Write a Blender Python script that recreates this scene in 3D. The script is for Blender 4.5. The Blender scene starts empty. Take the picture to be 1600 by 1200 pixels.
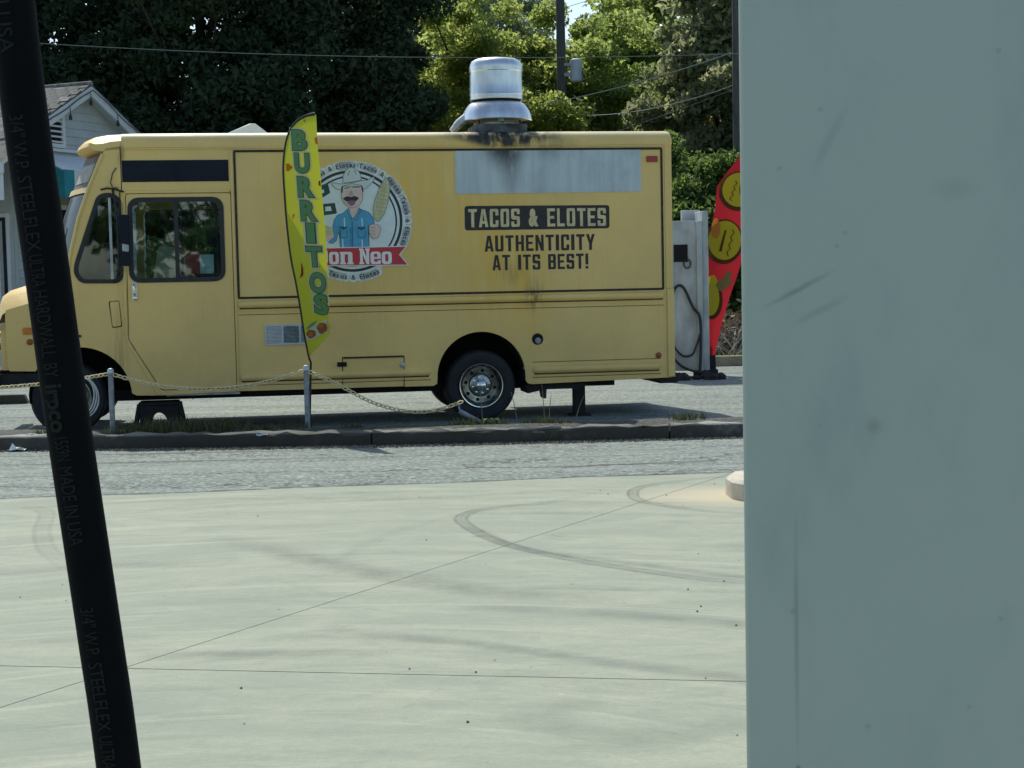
import bpy, bmesh, math, random
import numpy as np
from mathutils import Vector, Matrix
from mathutils.geometry import tessellate_polygon

random.seed(7)
rng = np.random.default_rng(11)
SC = bpy.context.scene
COL = SC.collection
PI = math.pi
R = math.radians

# ------------------------------------------------------------------ camera
cam_d = bpy.data.cameras.new('camera')
cam_d.sensor_width = 36.0
cam_d.lens = 54.0
cam_d.clip_start = 0.05
cam_d.clip_end = 2000.0
cam = bpy.data.objects.new('camera', cam_d)
COL.objects.link(cam)
PITCH, ROLL, CAM_H = R(3.77), R(1.2), 1.53
_F = Vector((0, math.cos(PITCH), -math.sin(PITCH)))
_R0 = Vector((1, 0, 0))
_U0 = Vector((0, math.sin(PITCH), math.cos(PITCH)))
_R = _R0 * math.cos(ROLL) - _U0 * math.sin(ROLL)
_U = _R0 * math.sin(ROLL) + _U0 * math.cos(ROLL)
cam.matrix_world = Matrix(((_R.x, _U.x, -_F.x, 0.0), (_R.y, _U.y, -_F.y, 0.0), (_R.z, _U.z, -_F.z, CAM_H), (0, 0, 0, 1)))
SC.camera = cam
cam_d.dof.use_dof = True
cam_d.dof.focus_distance = 14.0
cam_d.dof.aperture_fstop = 90.0

# ------------------------------------------------------------------ sky, sun, exposure
SUN_EL, SUN_AZ = R(54), R(-22)            # azimuth from +Y, clockwise
w = bpy.data.worlds.new('World')
SC.world = w
w.use_nodes = True
nt = w.node_tree
nt.nodes.clear()
sky = nt.nodes.new('ShaderNodeTexSky')
sky.sky_type = 'NISHITA'
sky.sun_disc = False
sky.sun_elevation = SUN_EL
sky.sun_rotation = SUN_AZ
sky.air_density = 1.0
sky.dust_density = 1.2
sky.ozone_density = 1.0
bg = nt.nodes.new('ShaderNodeBackground')
bg.inputs['Strength'].default_value = 0.15
out = nt.nodes.new('ShaderNodeOutputWorld')
nt.links.new(sky.outputs[0], bg.inputs['Color'])
nt.links.new(bg.outputs[0], out.inputs['Surface'])
sun_d = bpy.data.lights.new('sun', 'SUN')
sun_d.energy = 3.8
sun_d.angle = R(0.53)
sun_d.color = (1.0, 0.95, 0.86)
sun = bpy.data.objects.new('sun', sun_d)
COL.objects.link(sun)
_sd = Vector((math.sin(SUN_AZ) * math.cos(SUN_EL), math.cos(SUN_AZ) * math.cos(SUN_EL), math.sin(SUN_EL)))
sun.rotation_euler = _sd.to_track_quat('Z', 'Y').to_euler()
sun.location = _sd * 60
SC.view_settings.view_transform = 'Standard'
SC.view_settings.look = 'None'
SC.view_settings.exposure = 0.12
SC.view_settings.gamma = 1.0
SC.view_settings.use_curve_mapping = False
SC.render.engine = 'CYCLES'
SC.cycles.max_bounces = 8
SC.cycles.transparent_max_bounces = 16

# ------------------------------------------------------------------ materials
def mat(name, col, rough=0.6, metal=0.0, spec=0.5):
    m = bpy.data.materials.new(name)
    m.use_nodes = True
    b = m.node_tree.nodes['Principled BSDF']
    b.inputs['Base Color'].default_value = (*col, 1)
    b.inputs['Roughness'].default_value = rough
    b.inputs['Metallic'].default_value = metal
    b.inputs['Specular IOR Level'].default_value = spec
    return m

class NG:
    """small node-graph helper"""
    def __init__(s, m):
        s.m = m; s.t = m.node_tree; s.b = s.t.nodes['Principled BSDF']
        s.co = s.t.nodes.new('ShaderNodeTexCoord')
    def n(s, typ, **kw):
        x = s.t.nodes.new(typ)
        for k, v in kw.items(): setattr(x, k, v)
        return x
    def link(s, a, b): s.t.links.new(a, b)
    def mapping(s, scale=(1, 1, 1), rot=(0, 0, 0), loc=(0, 0, 0), src='Object'):
        mp = s.n('ShaderNodeMapping')
        mp.inputs['Scale'].default_value = scale
        mp.inputs['Rotation'].default_value = rot
        mp.inputs['Location'].default_value = loc
        s.link(s.co.outputs[src], mp.inputs['Vector'])
        return mp.outputs[0]
    def noise(s, vec, scale, detail=4, rough=0.55, dist=0.0):
        x = s.n('ShaderNodeTexNoise')
        x.inputs['Scale'].default_value = scale
        x.inputs['Detail'].default_value = detail
        x.inputs['Roughness'].default_value = rough
        x.inputs['Distortion'].default_value = dist
        s.link(vec, x.inputs['Vector'])
        return x.outputs['Fac']
    def voronoi(s, vec, scale, feature='F1', out='Distance'):
        x = s.n('ShaderNodeTexVoronoi')
        x.feature = feature
        x.inputs['Scale'].default_value = scale
        s.link(vec, x.inputs['Vector'])
        return x.outputs[out]
    def ramp(s, fac, a, b, ca=0.0, cb=1.0):
        x = s.n('ShaderNodeMapRange')
        x.interpolation_type = 'SMOOTHSTEP'
        x.inputs['From Min'].default_value = a
        x.inputs['From Max'].default_value = b
        x.inputs['To Min'].default_value = ca
        x.inputs['To Max'].default_value = cb
        s.link(fac, x.inputs['Value'])
        return x.outputs[0]
    def math(s, op, a, b=None, c=None):
        x = s.n('ShaderNodeMath'); x.operation = op
        for i, v in enumerate((a, b, c)):
            if v is None: continue
            if isinstance(v, (int, float)): x.inputs[i].default_value = v
            else: s.link(v, x.inputs[i])
        return x.outputs[0]
    def mix(s, fac, a, b, mode='MIX'):
        x = s.n('ShaderNodeMix'); x.data_type = 'RGBA'; x.blend_type = mode
        if isinstance(fac, (int, float)): x.inputs[0].default_value = fac
        else: s.link(fac, x.inputs[0])
        for i, v in ((6, a), (7, b)):
            if isinstance(v, tuple): x.inputs[i].default_value = (*v, 1)
            else: s.link(v, x.inputs[i])
        return x.outputs[2]
    def xyz(s, vec=None):
        x = s.n('ShaderNodeSeparateXYZ')
        s.link(vec if vec is not None else s.co.outputs['Object'], x.inputs[0])
        return x.outputs
    def color(s, c): s.link(c, s.b.inputs['Base Color'])
    def rough(s, c): s.link(c, s.b.inputs['Roughness'])
    def bump(s, h, strength=0.3, dist=0.02):
        x = s.n('ShaderNodeBump')
        x.inputs['Strength'].default_value = strength
        x.inputs['Distance'].default_value = dist
        s.link(h, x.inputs['Height'])
        s.link(x.outputs[0], s.b.inputs['Normal'])
    def blob(s, x, z, sx, sz, X=None, Z=None):
        """soft elliptical mask around (x, z) in the local x-z plane"""
        o = s.xyz()
        dx = s.math('DIVIDE', s.math('SUBTRACT', o[0] if X is None else X, x), sx)
        dz = s.math('DIVIDE', s.math('SUBTRACT', o[2] if Z is None else Z, z), sz)
        d = s.math('SQRT', s.math('ADD', s.math('MULTIPLY', dx, dx), s.math('MULTIPLY', dz, dz)))
        return s.ramp(d, 1.0, 0.0)

def noisy(name, col, var=0.25, scale=6, rough=0.6, metal=0.0, bump=0.0, bscale=40, stretch=(1, 1, 1)):
    m = mat(name, col, rough, metal)
    g = NG(m)
    v = g.mapping(stretch)
    f = g.noise(v, scale, 6, 0.6)
    dark = tuple(c * (1 - var) for c in col); lite = tuple(min(1, c * (1 + var)) for c in col)
    g.color(g.mix(g.ramp(f, 0.3, 0.7), dark, lite))
    if bump: g.bump(g.noise(v, bscale, 4), bump, 0.01)
    return m

YEL = (0.83, 0.59, 0.20)
def paint_yellow():
    m = mat('yellow_paint', YEL, 0.42)
    g = NG(m)
    o = g.xyz()
    v = g.mapping()
    big = g.noise(v, 0.9, 5, 0.6)
    c = g.mix(g.ramp(big, 0.3, 0.72), tuple(k * .90 for k in YEL), tuple(min(1, k * 1.06) for k in YEL))
    # cleaner, more saturated paint where grease runs have washed it (two runs below the fan, one behind the flag)
    sat = (0.80, 0.50, 0.085)
    st = g.mapping((5, 5, .55))
    streak = g.noise(st, 1.6, 5, 0.6)
    for (x, z, sx, sz, k) in ((-2.6, 2.3, 2.3, 1.3, .55), (-2.05, 1.9, .75, 1.7, .75), (-1.65, 1.45, .35, .9, .8), (-2.9, 2.7, .8, .9, .45), (-4.15, 2.2, .55, .9, .5), (-1.75, 1.62, .2, .25, .8)):
        k_ = g.math('MULTIPLY', g.math('MULTIPLY', g.blob(x, z, sx, sz), g.ramp(streak, .3, .62)), k)
        c = g.mix(k_, c, sat)
    # rusty brown drips
    dr = g.noise(g.mapping((9, 9, .8)), 2.2, 6, .65)
    for (x, z, sx, sz, k) in ((-1.62, 1.38, .17, .28, .75), (-1.9, 1.65, .35, .25, .35), (-6.14, 3.0, .07, .2, .8), (-6.2, 1.2, .12, .8, .28), (-6.25, .7, .18, .5, .3)):
        c = g.mix(g.math('MULTIPLY', g.math('MULTIPLY', g.blob(x, z, sx, sz), g.ramp(dr, .35, .6)), k), c, (0.16, 0.10, 0.03))
    c = g.mix(g.math('MULTIPLY', g.ramp(o[2], 3.16, 3.205), .75), c, (.84, .75, .44))   # cream painted from the roof edge up, imitating its sunlit band
    # soot from the roof fan
    so = g.noise(g.mapping((4, 4, 1.5)), 2.5, 5, .6)
    for (x, z, sx, sz, k) in ((-1.95, 3.16, .62, .16, 1.0), (-1.95, 3.2, .95, .14, .7), (-1.45, 3.1, .5, .12, .35)):
        c = g.mix(g.math('MULTIPLY', g.math('MULTIPLY', g.ramp(g.blob(x, z, sx, sz), 0, .55), g.ramp(so, .28, .55)), k), c, (0.02, 0.018, 0.014))
    # fine grime specks and road film near the sill
    sp = g.noise(v, 38, 3, .7)
    c = g.mix(g.math('MULTIPLY', g.ramp(sp, .64, .76), .35), c, (0.2, .15, .05))
    film = g.math('MULTIPLY', g.ramp(o[2], 1.25, .35), g.ramp(g.noise(v, 3.2, 6, .65), .3, .75))
    c = g.mix(g.math('MULTIPLY', film, .30), c, (0.40, .32, .16))
    # vertical rain streaks
    rs = g.noise(g.mapping((16, 16, .5)), 2.0, 4, .6)
    c = g.mix(g.math('MULTIPLY', g.ramp(rs, .52, .75), .09), c, (0.3, .24, .10))
    g.color(c)
    g.rough(g.ramp(big, .3, .7, .36, .55))
    wv = g.noise(g.mapping((.8, .8, 1.2)), 1.9, 4, .55)
    g.bump(wv, 0.22, 0.06)
    return m

def m_steel_panel():
    m = mat('stained_steel', (0.42, 0.50, 0.51), 0.5, 0.15)
    g = NG(m)
    st = g.noise(g.mapping((7, 7, .6)), 1.6, 6, .65)
    c = g.mix(g.ramp(st, .3, .7), (0.46, 0.54, 0.55), (0.56, 0.64, 0.63))
    pt = g.noise(g.mapping(), 2.4, 3)
    c = g.mix(g.math('MULTIPLY', g.ramp(pt, .45, .7), .35), c, (0.27, .33, .35))
    so = g.noise(g.mapping((3, 3, 1)), 3.0, 5, .6)
    for (x, z, sx, sz, k) in ((-1.95, 3.07, .36, .34, 1.0), (-1.87, 2.95, .20, .62, .55), (-1.45, 3.05, .3, .2, .35)):
        c = g.mix(g.math('MULTIPLY', g.math('MULTIPLY', g.blob(x, z, sx, sz), g.ramp(so, .25, .5)), k), c, (0.03, .026, .022))
    g.color(c)
    return m

def m_concrete():
    m = mat('concrete', (.4, .43, .34), 0.85)
    g = NG(m)
    o = g.xyz()
    v = g.mapping(src='Object')
    sw = g.noise(g.mapping((.9, 1.9, 1), (0, 0, R(12))), 1.0, 9, .66, 1.6)
    fine = g.noise(g.mapping((1.0, 3.4, 1), (0, 0, R(-9))), 2.6, 8, .7, 1.2)
    c = g.mix(g.ramp(sw, .34, .66), (0.248, 0.286, 0.212), (0.325, 0.352, 0.252))
    c = g.mix(g.math('MULTIPLY', g.ramp(fine, .46, .70), .30), c, (0.19, 0.232, 0.19))
    c = g.mix(g.math('MULTIPLY', g.ramp(fine, .44, .24), .28), c, (0.385, 0.40, 0.295))
    # broad darker traffic bands and a few long trowel arcs
    # sweeping tyre smudges: turning traffic has polished arcs round one corner of the forecourt
    px = g.math('SUBTRACT', o[0], -.9); py = g.math('SUBTRACT', o[1], 3.2)
    rr = g.math('SQRT', g.math('ADD', g.math('MULTIPLY', px, px), g.math('MULTIPLY', py, py)))
    th = g.math('ARCTAN2', px, py)
    def polar(kr, kt, sc, det, ro, off=0):
        cb = g.n('ShaderNodeCombineXYZ')
        g.link(g.math('MULTIPLY', rr, kr), cb.inputs[0]); g.link(g.math('MULTIPLY', th, kt), cb.inputs[1]); cb.inputs[2].default_value = off
        return g.noise(cb.outputs[0], sc, det, ro, .35)
    band = polar(1.3, 1.6, 1.0, 5, .55)
    c = g.mix(g.math('MULTIPLY', g.ramp(band, .50, .68), .32), c, (0.19, 0.232, .18))
    thin = polar(7.0, 1.3, 1.0, 4, .6, 5)
    c = g.mix(g.math('MULTIPLY', g.math('MULTIPLY', g.ramp(thin, .55, .70), g.ramp(band, .36, .58)), .42), c, (0.165, 0.20, .162))
    lite = polar(6.5, 1.6, 1.0, 7, .65, 9)
    c = g.mix(g.math('MULTIPLY', g.ramp(lite, .53, .70), .55), c, (0.42, 0.435, .315))
    blotch = g.noise(v, .75, 5, .6)
    c = g.mix(g.math('MULTIPLY', g.ramp(blotch, .55, .75), .2), c, (0.20, 0.245, .205))
    mot = g.noise(g.mapping((1, 1.4, 1)), 9, 7, .7)
    c = g.mix(g.math('MULTIPLY', g.ramp(mot, .5, .7), .30), c, (0.19, 0.225, .17))
    c = g.mix(g.math('MULTIPLY', g.ramp(mot, .42, .28), .3), c, (0.38, 0.395, .285))
    gs = g.noise(g.mapping((1, 2.2, 1), (0, 0, R(10))), 28, 5, .75)
    c = g.mix(g.math('MULTIPLY', g.ramp(gs, .5, .68), .34), c, (0.185, 0.22, .165))
    c = g.mix(g.math('MULTIPLY', g.ramp(gs, .46, .32), .3), c, (0.40, 0.42, .30))
    gr = g.noise(v, 90, 3, .7)
    c = g.mix(g.math('MULTIPLY', g.ramp(gr, .48, .7), .5), c, (0.20, .235, .19))
    gr2 = g.noise(v, 26, 4, .7)
    c = g.mix(g.math('MULTIPLY', g.ramp(gr2, .54, .72), .25), c, (0.21, .25, .20))
    oil = g.noise(v, 1.7, 7, .68)
    c = g.mix(g.math('MULTIPLY', g.ramp(oil, .645, .70), .38), c, (.10, .12, .10))
    drip = g.noise(v, 6.5, 5, .7)
    c = g.mix(g.math('MULTIPLY', g.ramp(drip, .70, .745), .5), c, (.085, .10, .085))
    pale = g.noise(g.mapping((1, 1.3, 1), (0, 0, 0), (7, 3, 0)), 7.5, 5, .7)
    c = g.mix(g.math('MULTIPLY', g.ramp(pale, .68, .74), .5), c, (.43, .44, .34))
    # washed-out sand beside the island nose
    dx = g.math('DIVIDE', g.math('SUBTRACT', o[0], 1.55), .95)
    dy = g.math('DIVIDE', g.math('SUBTRACT', o[1], 10.75), .75)
    d = g.math('SQRT', g.math('ADD', g.math('MULTIPLY', dx, dx), g.math('MULTIPLY', dy, dy)))
    d = g.math('ADD', d, g.math('MULTIPLY', g.math('SUBTRACT', sw, .5), .9))
    c = g.mix(g.math('MULTIPLY', g.ramp(d, 1.0, .15), .75), c, (.52, .45, .30))
    g.color(c)
    g.bump(g.noise(v, 120, 4, .7), .12, .004)
    return m

def m_asphalt(name, a, b, lo=.05, crack=1.0, shade=1.0):
    m = mat(name, a, 0.9, spec=.3)
    g = NG(m)
    v = g.mapping()
    big = g.noise(g.mapping((.35, 1.2, 1)), .8, 5, .6)
    c = g.mix(g.ramp(big, .3, .7), a, b)
    vo = g.voronoi(v, 34, out='Color')
    ch = g.n('ShaderNodeSeparateColor'); g.link(vo, ch.inputs[0])
    c = g.mix(g.math('MULTIPLY', g.ramp(ch.outputs[0], .55, .95), .6), c, tuple(k * 1.75 for k in b))
    c = g.mix(g.math('MULTIPLY', g.ramp(ch.outputs[1], .6, .95), .65), c, tuple(k * .38 for k in a))
    gn = g.noise(v, 11, 5, .75)
    c = g.mix(g.math('MULTIPLY', g.ramp(gn, .52, .72), .4), c, tuple(k * .6 for k in a))
    wob = g.noise(v, 3, 4, .6)
    mp = g.n('ShaderNodeVectorMath'); mp.operation = 'ADD'
    cb = g.n('ShaderNodeCombineXYZ'); g.link(g.math('MULTIPLY', wob, 1.3), cb.inputs[0]); g.link(g.math('MULTIPLY', wob, .45), cb.inputs[1])
    g.link(g.mapping((.35, 1.3, 1)), mp.inputs[0]); g.link(cb.outputs[0], mp.inputs[1])
    cr = g.voronoi(mp.outputs[0], .8, 'DISTANCE_TO_EDGE')
    c = g.mix(g.math('MULTIPLY', g.ramp(cr, .022, .006), .8 * crack), c, (lo, lo, lo))
    tar = g.noise(g.mapping((.11, 5.5, 1)), 1.0, 5, .6)
    c = g.mix(g.math('MULTIPLY', g.ramp(tar, .60, .68), .7 * crack), c, tuple(k * .38 for k in a))
    wear = g.noise(g.mapping((.08, 2.2, 1), (0, 0, 0), (4, 2, 0)), 1.0, 4, .6)
    c = g.mix(g.math('MULTIPLY', g.ramp(wear, .48, .62), .4), c, tuple(min(1, k * 1.35) for k in b))
    g.color(c)
    g.bump(g.noise(v, 60, 3, .7), .35, .008)
    return m

def glass(name, tint, refl=.5, rough=.02, ior=1.5):
    m = bpy.data.materials.new(name)
    m.use_nodes = True
    t = m.node_tree; t.nodes.clear()
    tr = t.nodes.new('ShaderNodeBsdfTransparent'); tr.inputs[0].default_value = (*tint, 1)
    gl = t.nodes.new('ShaderNodeBsdfGlossy'); gl.inputs['Roughness'].default_value = rough
    gl.inputs['Color'].default_value = (.9, .95, .95, 1)
    fr = t.nodes.new('ShaderNodeFresnel'); fr.inputs[0].default_value = ior
    tc = t.nodes.new('ShaderNodeTexCoord')
    nz = t.nodes.new('ShaderNodeTexNoise'); nz.inputs['Scale'].default_value = 3.0
    bp = t.nodes.new('ShaderNodeBump'); bp.inputs['Strength'].default_value = .012; bp.inputs['Distance'].default_value = .05
    t.links.new(tc.outputs['Object'], nz.inputs['Vector']); t.links.new(nz.outputs[0], bp.inputs['Height'])
    t.links.new(bp.outputs[0], gl.inputs['Normal'])
    mt = t.nodes.new('ShaderNodeMath'); mt.operation = 'MULTIPLY_ADD'; mt.inputs[1].default_value = 1.0; mt.inputs[2].default_value = refl
    t.links.new(fr.outputs[0], mt.inputs[0])
    mx = t.nodes.new('ShaderNodeMixShader')
    o = t.nodes.new('ShaderNodeOutputMaterial')
    t.links.new(mt.outputs[0], mx.inputs[0]); t.links.new(tr.outputs[0], mx.inputs[1]); t.links.new(gl.outputs[0], mx.inputs[2])
    t.links.new(mx.outputs[0], o.inputs[0])
    return m

def leaf_mat(name, a, b, trans=.35, tcol=None, rough=.55, ta=None, tb=None, spec=.35):
    m = mat(name, a, rough, spec=spec)
    t = m.node_tree
    at = t.nodes.new('ShaderNodeAttribute'); at.attribute_name = 'tint'
    mx = t.nodes.new('ShaderNodeMix'); mx.data_type = 'RGBA'
    mx.inputs[6].default_value = (*a, 1); mx.inputs[7].default_value = (*b, 1)
    t.links.new(at.outputs['Fac'], mx.inputs[0])
    P = t.nodes['Principled BSDF']
    t.links.new(mx.outputs[2], P.inputs['Base Color'])
    tl = t.nodes.new('ShaderNodeBsdfTranslucent')
    if ta:
        m2 = t.nodes.new('ShaderNodeMix'); m2.data_type = 'RGBA'
        t.links.new(at.outputs['Fac'], m2.inputs[0]); m2.inputs[6].default_value = (*ta, 1); m2.inputs[7].default_value = (*tb, 1)
        t.links.new(m2.outputs[2], tl.inputs[0])
    elif tcol: 
        m2 = t.nodes.new('ShaderNodeMix'); m2.data_type = 'RGBA'; m2.blend_type = 'MULTIPLY'; m2.inputs[0].default_value = 1
        t.links.new(mx.outputs[2], m2.inputs[6]); m2.inputs[7].default_value = (*tcol, 1)
        t.links.new(m2.outputs[2], tl.inputs[0])
    else: t.links.new(mx.outputs[2], tl.inputs[0])
    ms = t.nodes.new('ShaderNodeMixShader'); ms.inputs[0].default_value = trans
    o = t.nodes['Material Output']
    t.links.new(P.outputs[0], ms.inputs[1]); t.links.new(tl.outputs[0], ms.inputs[2]); t.links.new(ms.outputs[0], o.inputs[0])
    return m

def cloth_mat(name, col, trans=.5):
    m = mat(name, col, .8, spec=.2)
    t = m.node_tree
    tl = t.nodes.new('ShaderNodeBsdfTranslucent'); tl.inputs[0].default_value = (*col, 1)
    ms = t.nodes.new('ShaderNodeMixShader'); ms.inputs[0].default_value = trans
    o = t.nodes['Material Output']
    t.links.new(t.nodes['Principled BSDF'].outputs[0], ms.inputs[1]); t.links.new(tl.outputs[0], ms.inputs[2]); t.links.new(ms.outputs[0], o.inputs[0])
    return m

M = {}
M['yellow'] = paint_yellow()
M['sunlit_yellow'] = noisy('sunlit_roof_yellow', (.84, .72, .36), .08, 2, .55)  # lighter copy of the truck yellow, coloured like the sunlit roof
M['steel_panel'] = m_steel_panel()
M['concrete'] = m_concrete()
M['road'] = m_asphalt('worn_asphalt', (.165, .198, .172), (.215, .248, .215))
M['lot'] = m_asphalt('lot_asphalt', (.165, .196, .172), (.215, .248, .215), crack=.6)
M['soil'] = m_asphalt('island_soil', (.050, .055, .045), (.085, .09, .075), crack=0)
M['kerb'] = None
M['black'] = noisy('black_vinyl', (.008, .012, .020), .3, 3, .55); M['black'].node_tree.nodes['Principled BSDF'].inputs['Specular IOR Level'].default_value = .2
M['blackprint'] = noisy('black_print', (.016, .017, .016), .4, 9, .5)
M['rubber'] = noisy('rubber_black', (.018, .02, .02), .3, 12, .6)
M['tyre'] = noisy('tyre_rubber', (.012, .015, .018), .35, 9, .75, bump=.15)
M['chrome'] = noisy('chrome', (.75, .78, .78), .15, 14, .16, 1.0)
M['dullchrome'] = noisy('dull_rim', (.24, .27, .26), .6, 9, .25, .95)
M['dark'] = noisy('dark_underside', (.012, .013, .014), .4, 6, .8)
M['hole'] = mat('hole_black', (.006, .006, .007), .9)
M['alu'] = noisy('spun_aluminium', (.68, .72, .71), .22, 5, .30, .9, stretch=(1, 1, .3))
M['alurim'] = noisy('dull_aluminium', (.42, .47, .48), .3, 6, .5, .6)
M['sooty'] = noisy('sooty_metal', (.10, .11, .11), .7, 5, .6, .5)
M['white'] = noisy('white_paint', (.72, .75, .72), .08, 5, .6)
M['orange'] = noisy('amber_lens', (.62, .19, .02), .15, 20, .3)
M['amberdark'] = noisy('dark_amber_lens', (.27, .07, .012), .2, 20, .3)
M['red'] = noisy('red_lens', (.36, .03, .03), .2, 20, .35)
M['glass'] = glass('window_glass', (.74, .86, .86), .07)
M['glassq'] = glass('quarter_glass', (.36, .50, .52), .05)
M['glassw'] = glass('windshield_glass', (.10, .13, .13), .02, .15, 1.12)
M['interior'] = noisy('cab_interior', (.07, .08, .08), .3, 4, .8)
M['seat'] = noisy('seat_vinyl', (.02, .025, .03), .3, 8, .6)
M['galv'] = noisy('galvanised_pipe', (.24, .28, .31), .3, 18, .5, .5)
M['chain'] = noisy('plastic_chain', (.64, .55, .31), .2, 30, .6)
M['cable'] = noisy('white_cable', (.42, .46, .46), .15, 20, .5)
M['wood'] = noisy('weathered_wood', (.25, .22, .15), .35, 5, .8, bump=.3, stretch=(1, 6, 6))
M['bark'] = noisy('bark', (.07, .06, .045), .4, 6, .9, bump=.6, stretch=(4, 4, .8))
M['polewood'] = noisy('pole_wood', (.075, .08, .075), .3, 5, .9, bump=.3, stretch=(5, 5, .5))
M['wire'] = mat('wire_black', (.02, .025, .025), .6)
M['wirepale'] = mat('wire_grey', (.22, .25, .23), .6)

def m_kerb():
    m = mat('kerb_concrete', (.3, .31, .27), .9)
    g = NG(m); o = g.xyz()
    v = g.mapping()
    f = g.noise(g.mapping((.8, 2, 2)), 1.3, 6, .65)
    c = g.mix(g.ramp(f, .3, .7), (.085, .09, .075), (.25, .26, .22))
    # ends painted lighter, as sunlit past the truck's shadow; middle left dark and dirty
    lit_ends = g.math('MAXIMUM', g.ramp(o[0], 1.2, 2.3), g.ramp(o[0], -4.0, -4.5))
    c = g.mix(g.math('MULTIPLY', lit_ends, .75), c, (.46, .47, .41))
    shade_grime = g.ramp(o[2], .138, .116)  # face darkened as in its own shade, put in the colour with the dirt
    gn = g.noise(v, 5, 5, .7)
    c = g.mix(g.math('MULTIPLY', g.math('MULTIPLY', shade_grime, g.ramp(gn, .2, .5, .6, 1.0)), .92), c, (.035, .033, .026))
    g.color(c)
    g.bump(g.noise(v, 22, 6, .75), .9, .02)
    return m
M['kerb'] = m_kerb()

# ------------------------------------------------------------------ mesh helpers
class MB:
    def __init__(s): s.v = []; s.f = []
    def add(s, vs, fs):
        k = len(s.v); s.v += [tuple(p) for p in vs]; s.f += [tuple(i + k for i in f) for f in fs]
        return s
    def box(s, x0, x1, y0, y1, z0, z1):
        vs = [(x, y, z) for x in (x0, x1) for y in (y0, y1) for z in (z0, z1)]
        return s.add(vs, [(0, 1, 3, 2), (4, 6, 7, 5), (0, 4, 5, 1), (2, 3, 7, 6), (0, 2, 6, 4), (1, 5, 7, 3)])
    def tube(s, pts, r, n=8, cap=True, closed=False):
        pts = [Vector(p) for p in pts]; N = len(pts)
        rs = r if isinstance(r, (list, tuple)) else [r] * N
        vs = []; fs = []; ref = None
        for i, p in enumerate(pts):
            if closed: t = pts[(i + 1) % N] - pts[i - 1]
            else: t = pts[min(i + 1, N - 1)] - pts[max(i - 1, 0)]
            t.normalize()
            if ref is None:
                ref = t.orthogonal().normalized()
            ref = (ref - t * ref.dot(t))
            if ref.length < 1e-6: ref = t.orthogonal()
            ref.normalize(); b = t.cross(ref)
            for k in range(n):
                a = 2 * PI * k / n
                vs.append(p + (ref * math.cos(a) + b * math.sin(a)) * rs[i])
        for i in range(N if closed else N - 1):
            j = (i + 1) % N
            for k in range(n):
                l = (k + 1) % n
                fs.append((i * n + k, i * n + l, j * n + l, j * n + k))
        if cap and not closed:
            fs.append(tuple(range(n - 1, -1, -1))); fs.append(tuple((N - 1) * n + k for k in range(n)))
        return s.add(vs, fs)
    def lathe(s, prof, c=(0, 0, 0), axis='z', n=32, caps=True):
        """prof: list of (radius, along)"""
        vs = []; fs = []
        for (r, h) in prof:
            for k in range(n):
                a = 2 * PI * k / n; x, y = r * math.cos(a), r * math.sin(a)
                p = {'z': (x, y, h), 'y': (x, h, y), 'x': (h, x, y)}[axis]
                vs.append((c[0] + p[0], c[1] + p[1], c[2] + p[2]))
        for i in range(len(prof) - 1):
            for k in range(n):
                l = (k + 1) % n
                fs.append((i * n + k, i * n + l, (i + 1) * n + l, (i + 1) * n + k))
        if caps: fs.append(tuple(range(n))); fs.append(tuple((len(prof) - 1) * n + k for k in range(n)))
        return s.add(vs, fs)
    def prism(s, loops, y0, y1, fn=None):
        """loops of (x, z); first is the outline, the rest are holes; extruded from y0 (front) to y1"""
        fn = fn or (lambda x, y, z: (x, y, z))
        flat = [p for l in loops for p in l]; n = len(flat)
        tris = tessellate_polygon([[Vector((x, z, 0)) for x, z in l] for l in loops])
        vs = [fn(x, y0, z) for x, z in flat] + [fn(x, y1, z) for x, z in flat]
        fs = []
        for t in tris:
            a, b, c = (flat[i] for i in t)
            if (b[0] - a[0]) * (c[1] - a[1]) - (b[1] - a[1]) * (c[0] - a[0]) < 0: t = (t[0], t[2], t[1])
            fs.append(tuple(t)); fs.append(tuple(i + n for i in reversed(t)))
        k = 0
        for l in loops:
            for i in range(len(l)):
                a, b = k + i, k + (i + 1) % len(l)
                fs.append((a, a + n, b + n, b))
            k += len(l)
        return s.add(vs, fs)
    def grid(s, P, close=False):
        """P[i][j] points"""
        ni, nj = len(P), len(P[0])
        vs = [p for row in P for p in row]
        fs = [(i * nj + j, i * nj + j + 1, (i + 1) * nj + j + 1, (i + 1) * nj + j) for i in range(ni - 1) for j in range(nj - 1)]
        return s.add(vs, fs)
    def build(s, name, m, parent=None, smooth=True, bevel=0, angle=38, recalc=True, at=None):
        me = bpy.data.meshes.new(name)
        me.from_pydata(s.v, [], s.f)
        if recalc:
            bm = bmesh.new(); bm.from_mesh(me)
            bmesh.ops.remove_doubles(bm, verts=bm.verts, dist=1e-6)
            bmesh.ops.recalc_face_normals(bm, faces=bm.faces); bm.to_mesh(me); bm.free()
        if smooth:
            me.polygons.foreach_set('use_smooth', [True] * len(me.polygons))
            me.set_sharp_from_angle(angle=R(angle))
        me.materials.append(M[m] if isinstance(m, str) else m)
        o = bpy.data.objects.new(name, me); COL.objects.link(o)
        if parent: o.parent = parent
        if at: o.location = at
        if bevel:
            b = o.modifiers.new('bevel', 'BEVEL'); b.width = bevel; b.segments = 2; b.limit_method = 'ANGLE'; b.angle_limit = R(40)
            b.harden_normals = False
        return o

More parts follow.
